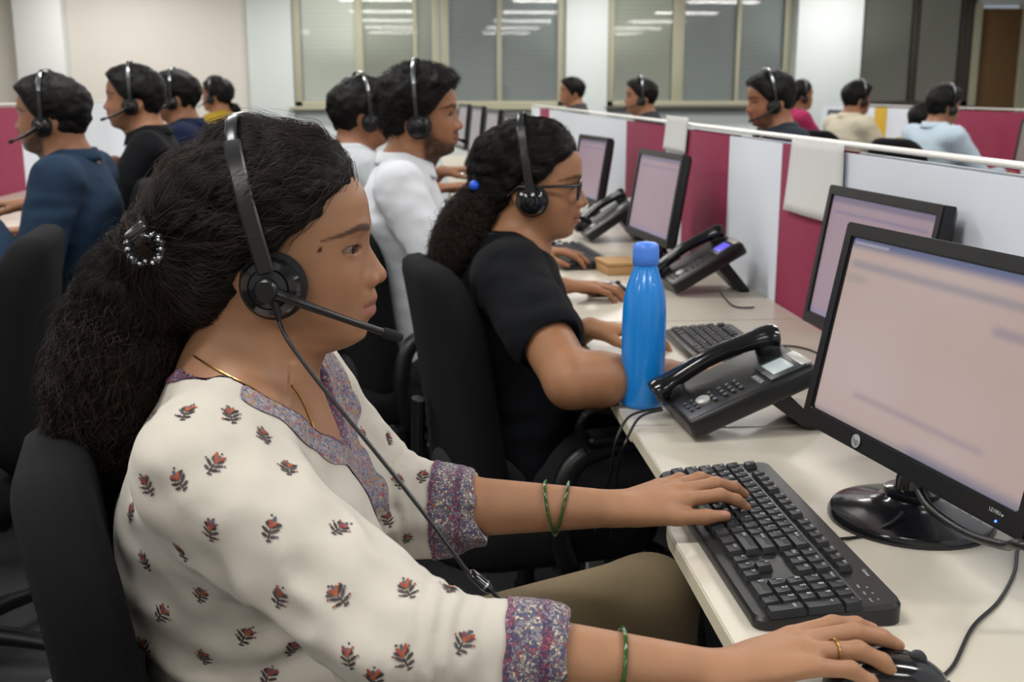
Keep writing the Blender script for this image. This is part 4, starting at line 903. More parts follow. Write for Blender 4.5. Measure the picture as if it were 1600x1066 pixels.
# ------------------------------------------------------------------ headsets
def headset(h, label, boom=None, side=-1, top=(-.036, .156), cable=None, det=1, cup=.030, ctrl=None, spread=.0):
    r = empty('headset', h.o, 0, label, 'headset', 'black call centre headsets worn by the operators')
    off = h.o.astype(float); hw = lambda p: Vector(h.w(p)) - Vector(off)
    cl = .095 + spread; pts = []; tf, tu = top
    for i in range(25):
        a = math.pi * i / 24; ca_ = math.cos(a); L = -cl * math.copysign(abs(ca_) ** .62, ca_); zz = math.sin(a) ** .8; pts.append(hw((tf * zz - .0, L, .012 + (tu - .012) * zz)))
    up_ = Vector(h.R[:, 0])
    def strip(name, ps, wd, th, m):
        v = []; f = []; n = len(ps); cen = Vector(h.w((tf * .5, 0, .04))) - Vector(off)
        for i, p in enumerate(ps):
            t = (ps[min(i + 1, n - 1)] - ps[max(i - 1, 0)]).normalized(); o_ = (p - cen); o_ = (o_ - t * o_.dot(t)).normalized(); s_ = t.cross(o_).normalized()
            for a, b in ((-1, -1), (1, -1), (1, .4), (.75, 1), (-.75, 1), (-1, .4)): v.append(p + s_ * (a * wd / 2) + o_ * (b * th / 2))
        for i in range(n - 1):
            for k in range(6): f.append((i * 6 + k, i * 6 + (k + 1) % 6, (i + 1) * 6 + (k + 1) % 6, (i + 1) * 6 + k))
        f += [tuple(range(6))[::-1], tuple((n - 1) * 6 + k for k in range(6))]; return auto(pydata(name, v, f, m, r), 40)
    strip('headband', pts[4:21], .011, .0035, m_chrome if det == 0 else mat('band_dark', '3a3d41', .25, metal=.5))
    for sl in ((pts[0:8], pts[17:25]) if det else (pts[0:5], pts[20:25])): strip('slider', [p * 1.0 for p in sl], .0165 if det else .013, .0065, m_iron)
    for sg in (-1, 1):
        Mx = Matrix.Translation(-Vector(off)) @ h.M() @ Matrix.Translation((.004, sg * (.066 + spread), -.004)) @ Matrix.Rotation(-sg * math.pi / 2, 4, 'X') @ Matrix.Rotation(sg * .10, 4, 'Y')
        lobj('ear_cushion', [(cup * .55, 0), (cup * 1.0, .001), (cup * 1.08, .006), (cup * 1.08, .012), (cup * .96, .0175), (cup * .5, .019)], m_foam, r, n=40, M=Mx)
        c_ = lobj('ear_cup', [(cup * .92, .014), (cup * .95, .019), (cup * .86, .0255), (cup * .66, .0285), (cup * .62, .0275), (cup * .60, .0295), (cup * .38, .0312), (cup * .34, .0302), (cup * .31, .0322), (cup * .1, .0335)], m_gloss if det else m_iron, r, n=48, M=Mx, ang=25)
        if sg == side and boom:
            b = [hw(p) for p in boom]; bo = tube('microphone_boom', catmull(b, 8), [.0062 - .0026 * min(1, i / 14) for i in range((len(b) - 1) * 8 + 1)], m_iron, r, n=12)
            d_ = (b[-1] - b[-2]).normalized(); tube('microphone', [b[-1] - d_ * .004, b[-1] - d_ * .001, b[-1] + d_ * .010, b[-1] + d_ * .018, b[-1] + d_ * .020], [.0042, .0052, .0054, .0046, .002], m_foam, r, n=14)
            lobj('boom_hinge', [(.0115, .030), (.0115, .038), (.009, .0405)], m_iron, r, n=28, M=Mx)
    if cable:
        tube('cable', catmull([Vector(p) - Vector(off) for p in cable], 10), .0021, m_iron, r, n=8)
        p0 = Vector(cable[0]) - Vector(off); p1 = Vector(cable[1]) - Vector(off); d_ = (p1 - p0).normalized(); tube('strain_relief', [p0 - d_ * .006, p0, p0 + d_ * .012, p0 + d_ * .016], [.0042, .0042, .0032, .0024], m_iron, r, n=10)
    if ctrl:
        a, b = Vector(ctrl[0]) - Vector(off), Vector(ctrl[1]) - Vector(off); d_ = b - a; c_ = tube('inline_control', [a, a + d_ * .08, a + d_ * .3, a + d_ * .62, a + d_ * .85, b], [.003, .0058, .0066, .0070, .0066, .003], m_gloss, r, n=14, flat=.7)
        tube('control_band', [a + d_ * .66, a + d_ * .72], [.0073, .0073], m_chrome, c_, n=14, flat=.72)
    return r
# ------------------------------------------------------------------ chair
def pad_mesh(w_, hgt, th, R, bend, nr=5, prof=((-.5, .90), (-.42, .97), (-.2, 1.0), (.2, 1.0), (.42, .97), (.5, .90)), taper=.0):
    out = []
    for cx, cy, a0 in ((w_ / 2 - R, hgt / 2 - R, 0), (-w_ / 2 + R, hgt / 2 - R, 90), (-w_ / 2 + R, -hgt / 2 + R, 180), (w_ / 2 - R, -hgt / 2 + R, 270)):
        for k in range(7): a = math.radians(a0 + 15 * k); out.append((cx + R * math.cos(a), cy + R * math.sin(a)))
    n = len(out); rings = []
    for k in range(nr): rings.append((prof[0][0], prof[0][1] * (k + .02) / nr))
    rings += list(prof)
    for k in range(nr)[::-1]: rings.append((prof[-1][0], prof[-1][1] * (k + .02) / nr))
    v = []; f = []
    for t, s in rings:
        for x, y in out:
            X, Y = x * s, y * s; X *= 1 - taper * (Y / hgt + .5); v.append((t * th + bend(X, Y), X, Y))
    for j in range(len(rings) - 1):
        for i in range(n): f.append((j * n + i, j * n + (i + 1) % n, (j + 1) * n + (i + 1) % n, (j + 1) * n + i))
    f += [tuple(range(n))[::-1], tuple((len(rings) - 1) * n + i for i in range(n))]; return v, f
def chair(loc, rz, label, back=(-.24, .70, .50), bw=.46, tilt=.14, seatx=0., arms=True, th=.062, seat_z=.46, curve=.75, arm_x=0., ah=.25):
    r = empty('office_chair', (loc[0], loc[1], 0), rz, label, 'chair', 'black office chairs')
    bx_, bz, bh = back
    v, f = pad_mesh(bw, bh, th, .13, lambda X, Y: curve * X * X - .25 * max(0, -Y - .02) ** 2 * 1.5 + .10 * Y * abs(Y) * -1, taper=.10)
    M = Matrix.Translation((bx_, 0, bz)) @ Matrix.Rotation(-tilt, 4, 'Y'); pydata('backrest', [M @ Vector(p) for p in v], f, m_fab, r, True)
    v, f = pad_mesh(.48, .47, .085, .12, lambda X, Y: -.3 * X * X * .3); M2 = Matrix.Translation((seatx, 0, seat_z)) @ Matrix.Rotation(-math.pi / 2, 4, 'Y'); pydata('seat', [M2 @ Vector(p) for p in v], f, m_fab, r, True)
    tube('back_support', catmull([(bx_ - .05, 0, bz - .02), (bx_ - .045, 0, bz - bh * .5), (bx_ + .05, 0, seat_z - .07), (seatx, 0, seat_z - .06)], 6), .026, m_blk, r, n=10, flat=.5)
    if arms:
        for sg in (-1, 1):
            y = sg * .27; ax_ = seatx + arm_x; z0 = seat_z - .045; pts = [(ax_ - .10, sg * .20, z0), (ax_ - .10, y, z0 + .01), (ax_ - .125, y + sg * .01, z0 + ah * .4), (ax_ - .105, y + sg * .01, z0 + ah * .85), (ax_ - .03, y + sg * .01, z0 + ah), (ax_ + .09, y + sg * .01, z0 + ah), (ax_ + .165, y + sg * .01, z0 + ah * .82), (ax_ + .175, y + sg * .01, z0 + ah * .4), (ax_ + .12, y, z0 + .01), (ax_ + .10, sg * .2, z0)]
            a = tube('armrest', catmull(pts, 6), .021, m_blk, r, n=12, flat=.7)
            bm = bmesh.new(); rbox(bm, .22, .055, .024, (ax_ + .03, y + sg * .01, z0 + ah + .018), .011, 3); auto(obj('arm_pad', bm, m_blk, a))
    lobj('gas_column', [(.026, .09), (.026, .25), (.019, .25), (.019, seat_z - .05)], m_blk, r, n=20)
    lobj('hub', [(.045, .06), (.05, .075), (.045, .11), (.03, .115)], m_blk, r, n=20)
    for k in range(5):
        a = k * 2 * math.pi / 5 + .3; c, s = math.cos(a), math.sin(a); tube('base_leg', [(c * .03, s * .03, .09), (c * .16, s * .16, .085), (c * .29, s * .29, .068)], [.024, .021, .016], m_blk, r, n=10)
        cs = lobj('caster', [(.010, -.022), (.026, -.021), (.029, -.012), (.029, .012), (.026, .021), (.010, .022)], m_blk, r, n=18, M=Matrix.Translation((c * .30, s * .30, .029)) @ Matrix.Rotation(a + .6, 4, 'Z') @ Matrix.Rotation(math.pi / 2, 4, 'X'))
    return r
# ------------------------------------------------------------------ people
def person(label, base, yaw, head, cloth, hair, arms, sex='m', skin='8a5a40', h=.005, lips=None, beard=0., headyaw=0., pitch=0., roll=0., hs=1., sh_w=.19, nose=1., jaw=1., pants='26272b', sleeve=1., girth=1., parent_extra=None, collar=None, legs=True, eyes_on=True, seat_z=.52, lean=None, knees=None, cloth_fn=None, hair_strands=0, nail=None, cloth_bump=.2, sh=None, tuck=0.):
    """base: hip centre (x, y) on the floor plane, yaw: facing, head: local ear-centre (x, z)"""
    Rz = Matrix.Rotation(yaw, 3, 'Z'); B = Vector((base[0], base[1], 0)); W = lambda p: V3(B + Rz @ Vector(p)); D3 = lambda p: Rz @ Vector(p)
    root = empty('person', B, 0, label, 'person', None)
    Minv = Matrix.Translation(-B)
    hd = Head(W((head[0], head[2] if len(head) > 2 else 0, head[1])), yaw + headyaw, pitch, roll, hs, sex, nose, jaw)
    nb = V3(W((head[0] - .045, 0, head[1] - .105 * hs))); hip = W((0, 0, seat_z + .02))
    shz = head[1] - .150 * hs; shx = head[0] - .055
    S = {sg: W(sh[sg]) if sh else W((shx, sg * sh_w, shz)) for sg in (-1, 1)}
    f3 = D3((1, 0, 0)); l3 = D3((0, 1, 0)); g = girth
    # torso axis
    chest = W((head[0] * .62 - .035, 0, shz - .10)); waist = W((head[0] * .22 - .01, 0, seat_z + .17))
    def torso(fd, e, k=.05):
        fd.cone(hip, waist, .165 * g + e, .145 * g + e, k, flat=(*f3, .72)); fd.cone(waist, chest, .148 * g + e, .158 * g + e, k, flat=(*f3, .70)); fd.cone(chest, V3(nb) - V3((0, 0, .035)), .155 * g + e, .085 * g + e, k, flat=(*f3, .68))
        fd.cone(S[-1] * .88 + S[1] * .12, S[1] * .88 + S[-1] * .12, .050 * g + e, .050 * g + e, k)
        if sex == 'f':
            for sg in (-1, 1): fd.ell(V3(chest) + V3(f3) * (.075 * g) + V3(l3) * (sg * .072) + V3((0, 0, -.015)), V3((.058,) * 3) * g + e, .035)
    SK = Field(); hd.fields(SK, face=h < .006, eyes=h < .0045); hd.neck(SK, nb, *((.047, .053) if sex == 'f' else (.056, .062))); torso(SK, -.010)
    CL = Field(); torso(CL, .0); nails = []; arm_info = {}; arm_sl = {}
    for sg, a in arms.items():       # sg -1 right, +1 left
        wr = Vector(a['wrist']); el = Vector(a['elbow']) if 'elbow' in a else elbow(S[sg], wr, a.get('l1', .29), a.get('l2', .26), D3(a.get('pole', (-.2, sg * .6, -1))))
        arm(SK, S[sg], el, wr, s=a.get('s', 1.)); hand(SK, wr, a['f'], a.get('up', (0, 0, 1)), -sg, a.get('curls', [(.35, .45, .3)] * 4), thumb=a.get('thumb', (.6, .25, .15)), s=a.get('hs', 1.0), nails=nails, spread=a.get('spread', 1.), splay=a.get('splay', (0,) * 4))
        s0, e0, w0 = V3(S[sg]), V3(el), V3(wr); r = a.get('sr', (.058, .052, .045)); arm_info[sg] = (s0, e0, w0)
        sl_ = a.get('sleeve', sleeve); arm_sl[sg] = sl_
        if sl_ >= 1:
            t = sl_ - 1; CL.cone(s0, e0, r[0], r[1], a.get('k', .06)); CL.cone(e0, e0 + (w0 - e0) * t, r[1], r[2], .02)
        else: CL.cone(s0, s0 + (e0 - s0) * sl_, r[0], r[1] * 1.06, a.get('k', .06))
    if sleeve < 1:
        for sg, (s0, e0, w0) in arm_info.items():   # flat cut of the short sleeve
            d_ = (e0 - s0) / np.linalg.norm(e0 - s0); c0 = s0 + (e0 - s0) * arm_sl[sg]; CL.cone(c0 + d_ * .061, c0 + d_ * .12, .06, .06, .004, 1)
    else:
        for sg, (s0, e0, w0) in arm_info.items():
            d_ = (w0 - e0) / np.linalg.norm(w0 - e0); c0 = e0 + (w0 - e0) * (arm_sl[sg] - 1); CL.cone(c0 + d_ * .058, c0 + d_ * .12, .058, .058, .003, 1)
    nk = .062 if sex == 'f' else .066
    CL.cone(V3(nb) + V3(f3) * .03 + V3((0, 0, -.012)), hd.w((-.01, 0, -.05)), nk * .86, nk * 1.25, .006, 1)
    if cloth_fn: cloth_fn(CL, locals())
    CL.add(lambda P: .0035 * vnoise(P * V3((1, 1, 2.2)), 16) + .0016 * vnoise(P, 42), chest, 2.0, 0, 2)
    SV, SQ = fld_mesh('body', SK, h, None, None, ret=True); SN = normals(SV, SQ)
    col = skin_cols(hd, SV, SN, skin, sex, beard, lips)
    nail_cols(col, SV, SN, nails, nail or 'c08a78', .6 if nail is None else .9)
    off = V3(B)
    body = obj('body', np_mesh('body', SV - off, SQ, m_skin, col), None, root)
    if eyes_on and h < .0045: 
        hh = Head(hd.o - off, yaw + headyaw, pitch, roll, hs, sex); eyes(hh, root)
    ch = max(h, .0042) if h < .0045 else h * 1.15
    CV, CQ = fld_mesh('shirt', CL, ch, None, None, ret=True)
    shirt = obj(cloth[0], np_mesh(cloth[0], CV - off, CQ, cloth[1]), None, root)
    if collar:
        ctr = V3(nb) + V3(f3) * .005 + V3((0, 0, .012)); v = []; f = []; n = 40; rr = nk * 1.08
        for j, (dr, dz) in enumerate(((.003, .028), (.010, .030), (.020, .006), (.023, -.006), (.017, -.006), (.004, .012))):
            for i in range(n + 1):
                a = math.radians(26 + 308 * i / n); ca, sa = math.cos(a), math.sin(a); frontness = max(0, ca); rad = rr + dr
                p = V3(ctr) + V3(f3) * (ca * rad * .96) + V3(l3) * (sa * rad) + V3((0, 0, dz - .034 * frontness - (.010 * frontness if j in (2, 3) else 0) - .004)); v.append(p - off)
        for j in range(5):
            for i in range(n): k = j * (n + 1) + i; f.append((k, k + 1, k + n + 2, k + n + 1))
        for i in range(n): k = 5 * (n + 1) + i; f.append((k, k + 1, i + 1, i))
        pydata('collar', v, f, collar, shirt, True)
    # hair
    HF = Field(); HF.add(hair_cap(hd, sex, **hair['cap']), hd.w((-.01, 0, .04)), .19 * hs, 0)
    for c in hair.get('cones', []): HF.cone(*c)
    if hair.get('cones'): HF.add(lambda P: .006 * vnoise(P, 38) + .004 * vnoise(P, 90), hd.o, 2., 0, 2)
    HV, HQ = fld_mesh('hair', HF, max(h * .9, .0028), None, None, smooth=1, ret=True)
    q = hd.loc(HV); ins = hd.fn(q) < -.0045; far = ~(np.abs(q) < .2).all(1); keepv = ~ins | far; HQ2 = HQ[keepv[HQ].any(1)]
    hv, hq, _ = sub_mesh(HV, HQ2, np.ones(len(HQ2), bool))
    ho = obj('hair', np_mesh('hair', hv - off, hq, m_hair), None, root)
    if hair_strands and hair.get('brown'):
        sel = np.nonzero(hd.fn(hd.loc(hv)) > .004)[0]; N_ = normals(hv, hq); st = flow_strands(hq, hv, N_, sel, hair.get('target'), hair['brown'], 8, .011, .012, .004, RNG, 18.); so = hair_curves('hair_strands', st - off, .00022, m_strand_b, ho); so['kind'] = 'stuff'
    if hair_strands:
        sel = np.nonzero(hd.fn(hd.loc(hv)) > .004)[0]; N_ = normals(hv, hq)
        st = flow_strands(hq, hv, N_, sel, hair.get('target'), hair_strands, hair.get('steps', 7), hair.get('step', .008), hair.get('lift', .004), hair.get('wav', .0015), RNG); so = hair_curves('hair_strands', st - off, hair.get('rad', .00025), m_strand, ho); so['kind'] = 'stuff'
    # legs and shoes
    if legs:
        PT = Field(); mp = mat('trousers_' + pants, pants, .85, noise=.12, scale=120, bump=.25, bscale=400); kn = knees or {-1: (.42, -.11, .52), 1: (.42, .11, .52)}; ends = []
        PT.cone(W((-.06, -.07, seat_z)), W((-.06, .07, seat_z)), .115, .115, .04)
        for sg in (-1, 1):
            a = W((-.02, sg * .09, seat_z)); b = W(kn[sg]); c = W((kn[sg][0] + .04 - tuck, sg * .12, .09)); PT.cone(a, b, .088, .064, .04); PT.cone(b, c, .062, .046, .02); ends.append(c)
        fld_mesh_o = fld_mesh('trousers', PT, max(.006, h * 1.6) if h > .003 else .006, None, None, ret=True); obj('trousers', np_mesh('trousers', fld_mesh_o[0] - off, fld_mesh_o[1], mp), None, root)
        for sg, c in zip((-1, 1), ends):
            SF = Field(); c = V3(c); SF.cone(c + V3((0, 0, -.055)) - V3(f3) * .02, c + V3(f3) * .15 + V3((0, 0, -.058)), .034, .030, .02); SF.cone(c, c + V3((0, 0, -.04)), .04, .04, .02)
            SF.box(c + V3(f3) * .06 + V3((0, 0, -.16)), (.3, .3, .075), .001, .003, 1)
            fv = fld_mesh('shoe', SF, .008, None, None, ret=True); obj('shoe', np_mesh('shoe', fv[0] - off, fv[1], mat('shoe_leather', '1a1714', .45)), None, root)
    return dict(root=root, hd=hd, S=S, nb=nb, CV=CV, CQ=CQ, CL=CL, off=off, f3=f3, l3=l3, chest=chest, waist=waist, arms=arm_info, shirt=shirt, hair=ho, HV=hv, HQ=hq, hairfd=HF, W=W, SV=SV, SQ=SQ, SK=SK, body=body)
# ------------------------------------------------------------------ the nearest woman
m_kurta = mat('kurta_cotton', 'bfbab0', .85, noise=.03, scale=80, bump=.14, bscale=1500, sheen=.1)
B1 = Vector((-.175, 1.14, 0)); YAW1 = .09
def inv1(p): return Matrix.Rotation(-YAW1, 3, 'Z') @ (Vector(p) - B1)
def W1(p): return V3(B1 + Matrix.Rotation(YAW1, 3, 'Z') @ Vector(p))
H1 = Vector((-.149, 1.14, 1.0926)); h1l = inv1(H1)
wrR = at_z(1124, 1056, .787); wrL = at_z(965, 795, .787); elR = at_y(640, 1012, .86); elL = at_y(600, 790, 1.28)
cuffR, cuffL = at_y(838, 1070, .86), at_y(722, 806, 1.26)
fR = (at_z(1262, 1015, .80) - wrR).normalized(); fL = (at_z(1056, 768, .797) - wrL).normalized()
slR = (cuffR - elR).length / (wrR - elR).length; slL = (cuffL - elL).length / (wrL - elL).length
OPEN = Field()
def kurta_fn(CL, L):
    nb = V3(L['nb']); f3 = V3(L['f3'])
    for fd, op in ((CL, 1), (OPEN, 0)):      # V neck, deep at the front
        fd.cone(V3(W1((.085, 0, .948))), V3(nb) + f3 * .052 + V3((0, 0, .045)), .040, .098, .006 if op else 0, op); fd.cone(W1((.018, 0, .990)), W1((.092, 0, .945)), .106, .062, .006 if op else 0, op, flat=(0, 0, 1, .58))
        fd.cone(V3(W1((.092, 0, .900))), V3(W1((.088, 0, .955))), .004, .042, .006 if op else 0, op)
    OPEN.cone(V3(nb) + f3 * .03 + V3((0, 0, -.012)), L['hd'].w((-.01, 0, -.05)), .0533, .0775, 0)
    for sg in (-1, 1): CL.cone(W1((-.03, sg * .09, .535)), W1((.20, sg * .12, .55)), .125, .105, .05)     # tunic over the lap
    CL.ell(W1((-.075, 0, .80)), (.075, .13, .13), .05)
    for sg, c in ((-1, cuffR), (1, cuffL)):   # gathered sleeves
        s0, e0, w0 = L['arm_info'][sg]; ax = V3(w0) - V3(e0); ax = ax / np.linalg.norm(ax); c0 = V3(c)
        def rip(P, c0=c0, ax=ax):
            t = (P - c0) @ ax; q = P - c0 - t[:, None] * ax; rr = np.sqrt((q * q).sum(1)); m = np.exp(-((t + .085) / .045) ** 2) * (rr < .09)
            return -.0022 * np.sin(t * 2 * math.pi / .016 + 4 * vnoise(P, 22) + 1.5 * vnoise(P, 60)) * m
        CL.add(rip, c0, 2.0, 0, 2)
    def folds(P):
        z = P[:, 2]; m = np.exp(-((z - .74) / .07) ** 2); ph = 3.0 * vnoise(P * V3((1, 1, .6)), 9)
        return -.0038 * np.sin((z + .25 * (P[:, 0] + .2)) * 2 * math.pi / .05 + ph) * m - .0030 * np.sin(((P[:, 0] + P[:, 2]) * 20 + 3.5 * vnoise(P, 7)) ) * np.exp(-((z - .86) / .06) ** 2)
    CL.add(folds, V3(L['waist']), 2.0, 0, 2)
    for sg in (-1, 1):      # long creases running with the sleeves
        s0, e0, w0 = L['arm_info'][sg]; ax = V3(e0) - V3(s0); ax = ax / np.linalg.norm(ax)
        def crease(P, s0=V3(s0), e0=V3(e0), ax=ax):
            t = (P - s0) @ ax; q = P - s0 - t[:, None] * ax; m = np.exp(-((t - .14) / .12) ** 2) * np.exp(-((q * q).sum(1)) / .012); Ps = P - .72 * ((P - s0) @ ax)[:, None] * ax + np.array([.0, .0, .0])
            n = vnoise(Ps + .35 * ax * t[:, None], 34) ; return -.0065 * (1 - 2 * np.abs(n)) * m
        CL.add(crease, V3(s0), 2.0, 0, 2)
    def waistf(P):
        z = P[:, 2]; n = vnoise(P * V3((.22, .22, 1.0)) + V3((0, 0, 3.1)), 38); return -.0045 * (1 - 2 * np.abs(n)) * np.exp(-((z - .73) / .06) ** 2)
    CL.add(waistf, V3(L['waist']), 2.0, 0, 2)
clip = at_y(232, 384, 1.105)
ponypx = [(258, 400, .032), (225, 440, .046), (203, 490, .058), (185, 550, .063), (172, 615, .062), (165, 675, .055), (172, 725, .043), (186, 762, .026)]
pony = [(at_y(px, py, 1.135 + .008 * i), r) for i, (px, py, r) in enumerate(ponypx)]
cones = [(V3(pony[i][0]), V3(pony[i + 1][0]), pony[i][1] * .84, pony[i + 1][1] * .84, .03) for i in range(len(pony) - 1)]
cones.insert(0, (V3(H1 + Vector((-.075, -.0, .005))), V3(pony[0][0]), .062, .040, .03))
P1 = person('woman in cream embroidered kurta and headset, one hand on keyboard and one on mouse', (B1.x, B1.y), YAW1, (h1l.x, h1l.z, h1l.y), ('kurta', m_kurta), dict(cap=dict(th=.017, nz=.0012, nscale=70, back=.022), cones=cones, target=clip, steps=9, step=.010, lift=.006, wav=.0034, rad=.00022, brown=1500),
    {-1: dict(wrist=wrR, elbow=elR, f=fR, up=(.06, .10, 1), curls=[(.06, .26, .2), (.12, .32, .25), (.22, .45, .35), (.30, .5, .4)], thumb=(.55, .35, .1), sr=(.060, .054, .045), hs=1.0, s=.98, sleeve=1 + slR),
      1: dict(wrist=wrL, elbow=elL, f=fL, up=(-.1, -.12, 1), curls=[(.10, .42, .25), (.05, .40, .28), (.02, .5, .3), (.0, .6, .35)], thumb=(.45, .12, .12), sr=(.058, .056, .049), hs=.98, s=1.0, sleeve=1 + slL)},
    sex='f', skin='9e7457', h=.0024, lips='a06660', headyaw=-.12, pants='6f6147', cloth_fn=kurta_fn, sh={-1: inv1((-.205, .975, .935)), 1: inv1((-.165, 1.305, .935))},
    knees={-1: (.50, -.16, .585), 1: (.48, .18, .600)}, seat_z=.52, girth=1.03, hair_strands=9500)
off1 = P1['off']; body_bvh = BVHTree.FromPolygons([Vector(x) for x in P1['SV']], [tuple(map(int, q)) for q in P1['SQ']]); cloth_bvh = BVHTree.FromPolygons([Vector(x) for x in P1['CV']], [tuple(map(int, q)) for q in P1['CQ']])
# ponytail strands
def pony_strands(pony, n, k, rng, fly=.1, curl=.006, tlen=(.35, .7)):
    C = np.array([p for p, _ in pony], dtype=float); Rr = np.array([r for _, r in pony]); T = np.linspace(0, 1, len(C)); S = np.zeros((n, k, 3), np.float32)
    for a in range(n):
        t0 = rng.random() ** 1.5 * .75; t1 = min(1.04, t0 + rng.uniform(*tlen)); t = np.linspace(t0, t1, k); c = np.stack([np.interp(t, T, C[:, i]) for i in range(3)], 1); r = np.interp(t, T, Rr)
        d = np.gradient(c, axis=0); d /= np.linalg.norm(d, axis=1)[:, None] + 1e-9; u = np.cross(d, [0, 1, 0]); u /= np.linalg.norm(u, axis=1)[:, None]; v = np.cross(d, u)
        ang = rng.random() * 6.283 + np.cumsum(rng.normal(0, .05, k)); rho = np.sqrt(rng.uniform(.62, 1.06)); rho = rho + (np.linspace(0, 1, k) ** 2) * (rng.uniform(.05, .45) if rng.random() < fly else rng.normal(0, .03))
        ph = rng.random(2) * 6.28; fr = rng.uniform(2.5, 5.5) * (t1 - t0) / .5; s = np.linspace(0, 1, k); am = curl * rng.uniform(.4, 1.3)
        S[a] = c + u * ((np.cos(ang) * r * rho) + am * np.sin(s * fr * 6.28 + ph[0]))[:, None] + v * ((np.sin(ang) * r * rho) + am * np.cos(s * fr * 6.28 + ph[1]))[:, None]
    return S
S_ = pony_strands(pony, 5200, 20, RNG, fly=.12); o = hair_curves('ponytail_strands', S_ - off1, .00026, m_strand, P1['hair']); o['kind'] = 'stuff'
S_ = pony_strands(pony, 1800, 20, RNG, fly=.22, curl=.008); o = hair_curves('ponytail_strands', S_ - off1, .00024, m_strand_b, P1['hair']); o['kind'] = 'stuff'
# loose short hairs round the hairline
# ------------------------------------------------------------------ embroidery
def embroidery_mat(name, palette, scale, ground, line):
    m = mat(name, ground, .75); nt = m.node_tree; b = nt.nodes['Principled BSDF']; tc = nt.nodes.new('ShaderNodeTexCoord')
    n = nt.nodes.new('ShaderNodeTexNoise'); n.inputs['Scale'].default_value = 90; nt.links.new(tc.outputs['Object'], n.inputs['Vector'])
    mx = nt.nodes.new('ShaderNodeMix'); mx.data_type = 'VECTOR'; mx.inputs[0].default_value = .012; nt.links.new(tc.outputs['Object'], mx.inputs[4]); nt.links.new(n.outputs['Color'], mx.inputs[5])
    v = nt.nodes.new('ShaderNodeTexVoronoi'); v.inputs['Scale'].default_value = scale; nt.links.new(mx.outputs[1], v.inputs['Vector'])
    cr = nt.nodes.new('ShaderNodeValToRGB'); cr.color_ramp.interpolation = 'CONSTANT'; e = cr.color_ramp.elements
    for i, c in enumerate(palette):
        el = e[i] if i < 2 else e.new(i / len(palette)); el.position = i / len(palette); el.color = lin(c)
    sp = nt.nodes.new('ShaderNodeSeparateColor'); nt.links.new(v.outputs['Color'], sp.inputs[0]); nt.links.new(sp.outputs[0], cr.inputs[0])
    v2 = nt.nodes.new('ShaderNodeTexVoronoi'); v2.feature = 'DISTANCE_TO_EDGE'; v2.inputs['Scale'].default_value = scale; nt.links.new(mx.outputs[1], v2.inputs['Vector'])
    st = nt.nodes.new('ShaderNodeMapRange'); st.inputs[1].default_value = .05; st.inputs[2].default_value = .13; nt.links.new(v2.outputs['Distance'], st.inputs[0])
    m2 = nt.nodes.new('ShaderNodeMix'); m2.data_type = 'RGBA'; nt.links.new(st.outputs[0], m2.inputs[0]); m2.inputs[6].default_value = lin(line); nt.links.new(cr.outputs[0], m2.inputs[7]); nt.links.new(m2.outputs[2], b.inputs['Base Color'])
    bp = nt.nodes.new('ShaderNodeBump'); bp.inputs['Strength'].default_value = .6; bp.inputs['Distance'].default_value = .001; nt.links.new(v2.outputs['Distance'], bp.inputs['Height']); nt.links.new(bp.outputs['Normal'], b.inputs['Normal']); return m
m_yoke = embroidery_mat('embroidery_yoke', ['77727e', '565b78', '85505e', '9f988f', '5a4c6a', 'a37536', '44607a', '963838', '8c8688', '6c6478'], 250, '8a8494', '8f8a90')
m_cuff = embroidery_mat('embroidery_cuff', ['8a8794', 'b5aa98', '4d5870', '9a8f86', '8c4f58', 'c3b8a4', '59506a', '7d7a80'], 360, '8a8494', '46415a')
m_trim = embroidery_mat('embroidery_trim', ['7a3a52', '3f3a5c', '95485a', '8a8494'], 380, '5a4060', '3a3048')
CN = normals(P1['CV'], P1['CQ']); CVl = P1['CV']; fc = CVl[P1['CQ']].mean(1)
def cloth_patch(name, keep, m, offd=.0012, parent=None):
    v, q, u = sub_mesh(CVl, P1['CQ'], keep); N0 = CN[u]
    e = np.concatenate([q[:, [k, (k + 1) % 4]] for k in range(4)]); es = np.sort(e, 1); key = es[:, 0].astype(np.int64) * len(v) + es[:, 1]; uq, ix, ct = np.unique(key, return_index=True, return_counts=True); be = es[ix[ct == 1]]
    for _ in range(8):      # even out the stitched border
        acc = np.zeros_like(v); w0 = np.zeros(len(v))
        for a_, b_ in ((0, 1), (1, 0)):
            for c in range(3): acc[:, c] += np.bincount(be[:, a_], v[be[:, b_], c], len(v))
            w0 += np.bincount(be[:, a_], minlength=len(v))
        mv = w0 > 0; v = v.copy(); v[mv] = .5 * v[mv] + .5 * acc[mv] / w0[mv][:, None]
    o = obj(name, np_mesh(name, v + N0 * offd - off1, q, m), None, parent or P1['shirt'])
    return o
dO = OPEN.eval(fc.astype(np.float32)); fl = (fc - V3(B1)) @ np.array(Matrix.Rotation(YAW1, 3, 'Z'), dtype=np.float32); fN = CN[P1['CQ']].mean(1) @ np.array(Matrix.Rotation(YAW1, 3, 'Z'), dtype=np.float32)
front = (fl[:, 0] > -.012) & (fN[:, 2] > -.3) & (dO > .001) & (fN[:, 0] > -.2)
wv = .004 * np.sin(fl[:, 2] * 160)
yk = front & (((dO < np.where(fl[:, 1] > 0, .046, .032) + wv) & (fl[:, 2] > .86)) | ((np.abs(fl[:, 1]) < .058 + wv) & (fl[:, 2] > .80) & (fl[:, 2] < .925) & (fl[:, 0] > .02)))
cloth_patch('embroidered_yoke', yk, m_yoke, .0014)
cloth_patch('neck_trim', (dO < .0055) & (dO > -.004) & (fl[:, 2] > .88), m_trim, .0019)
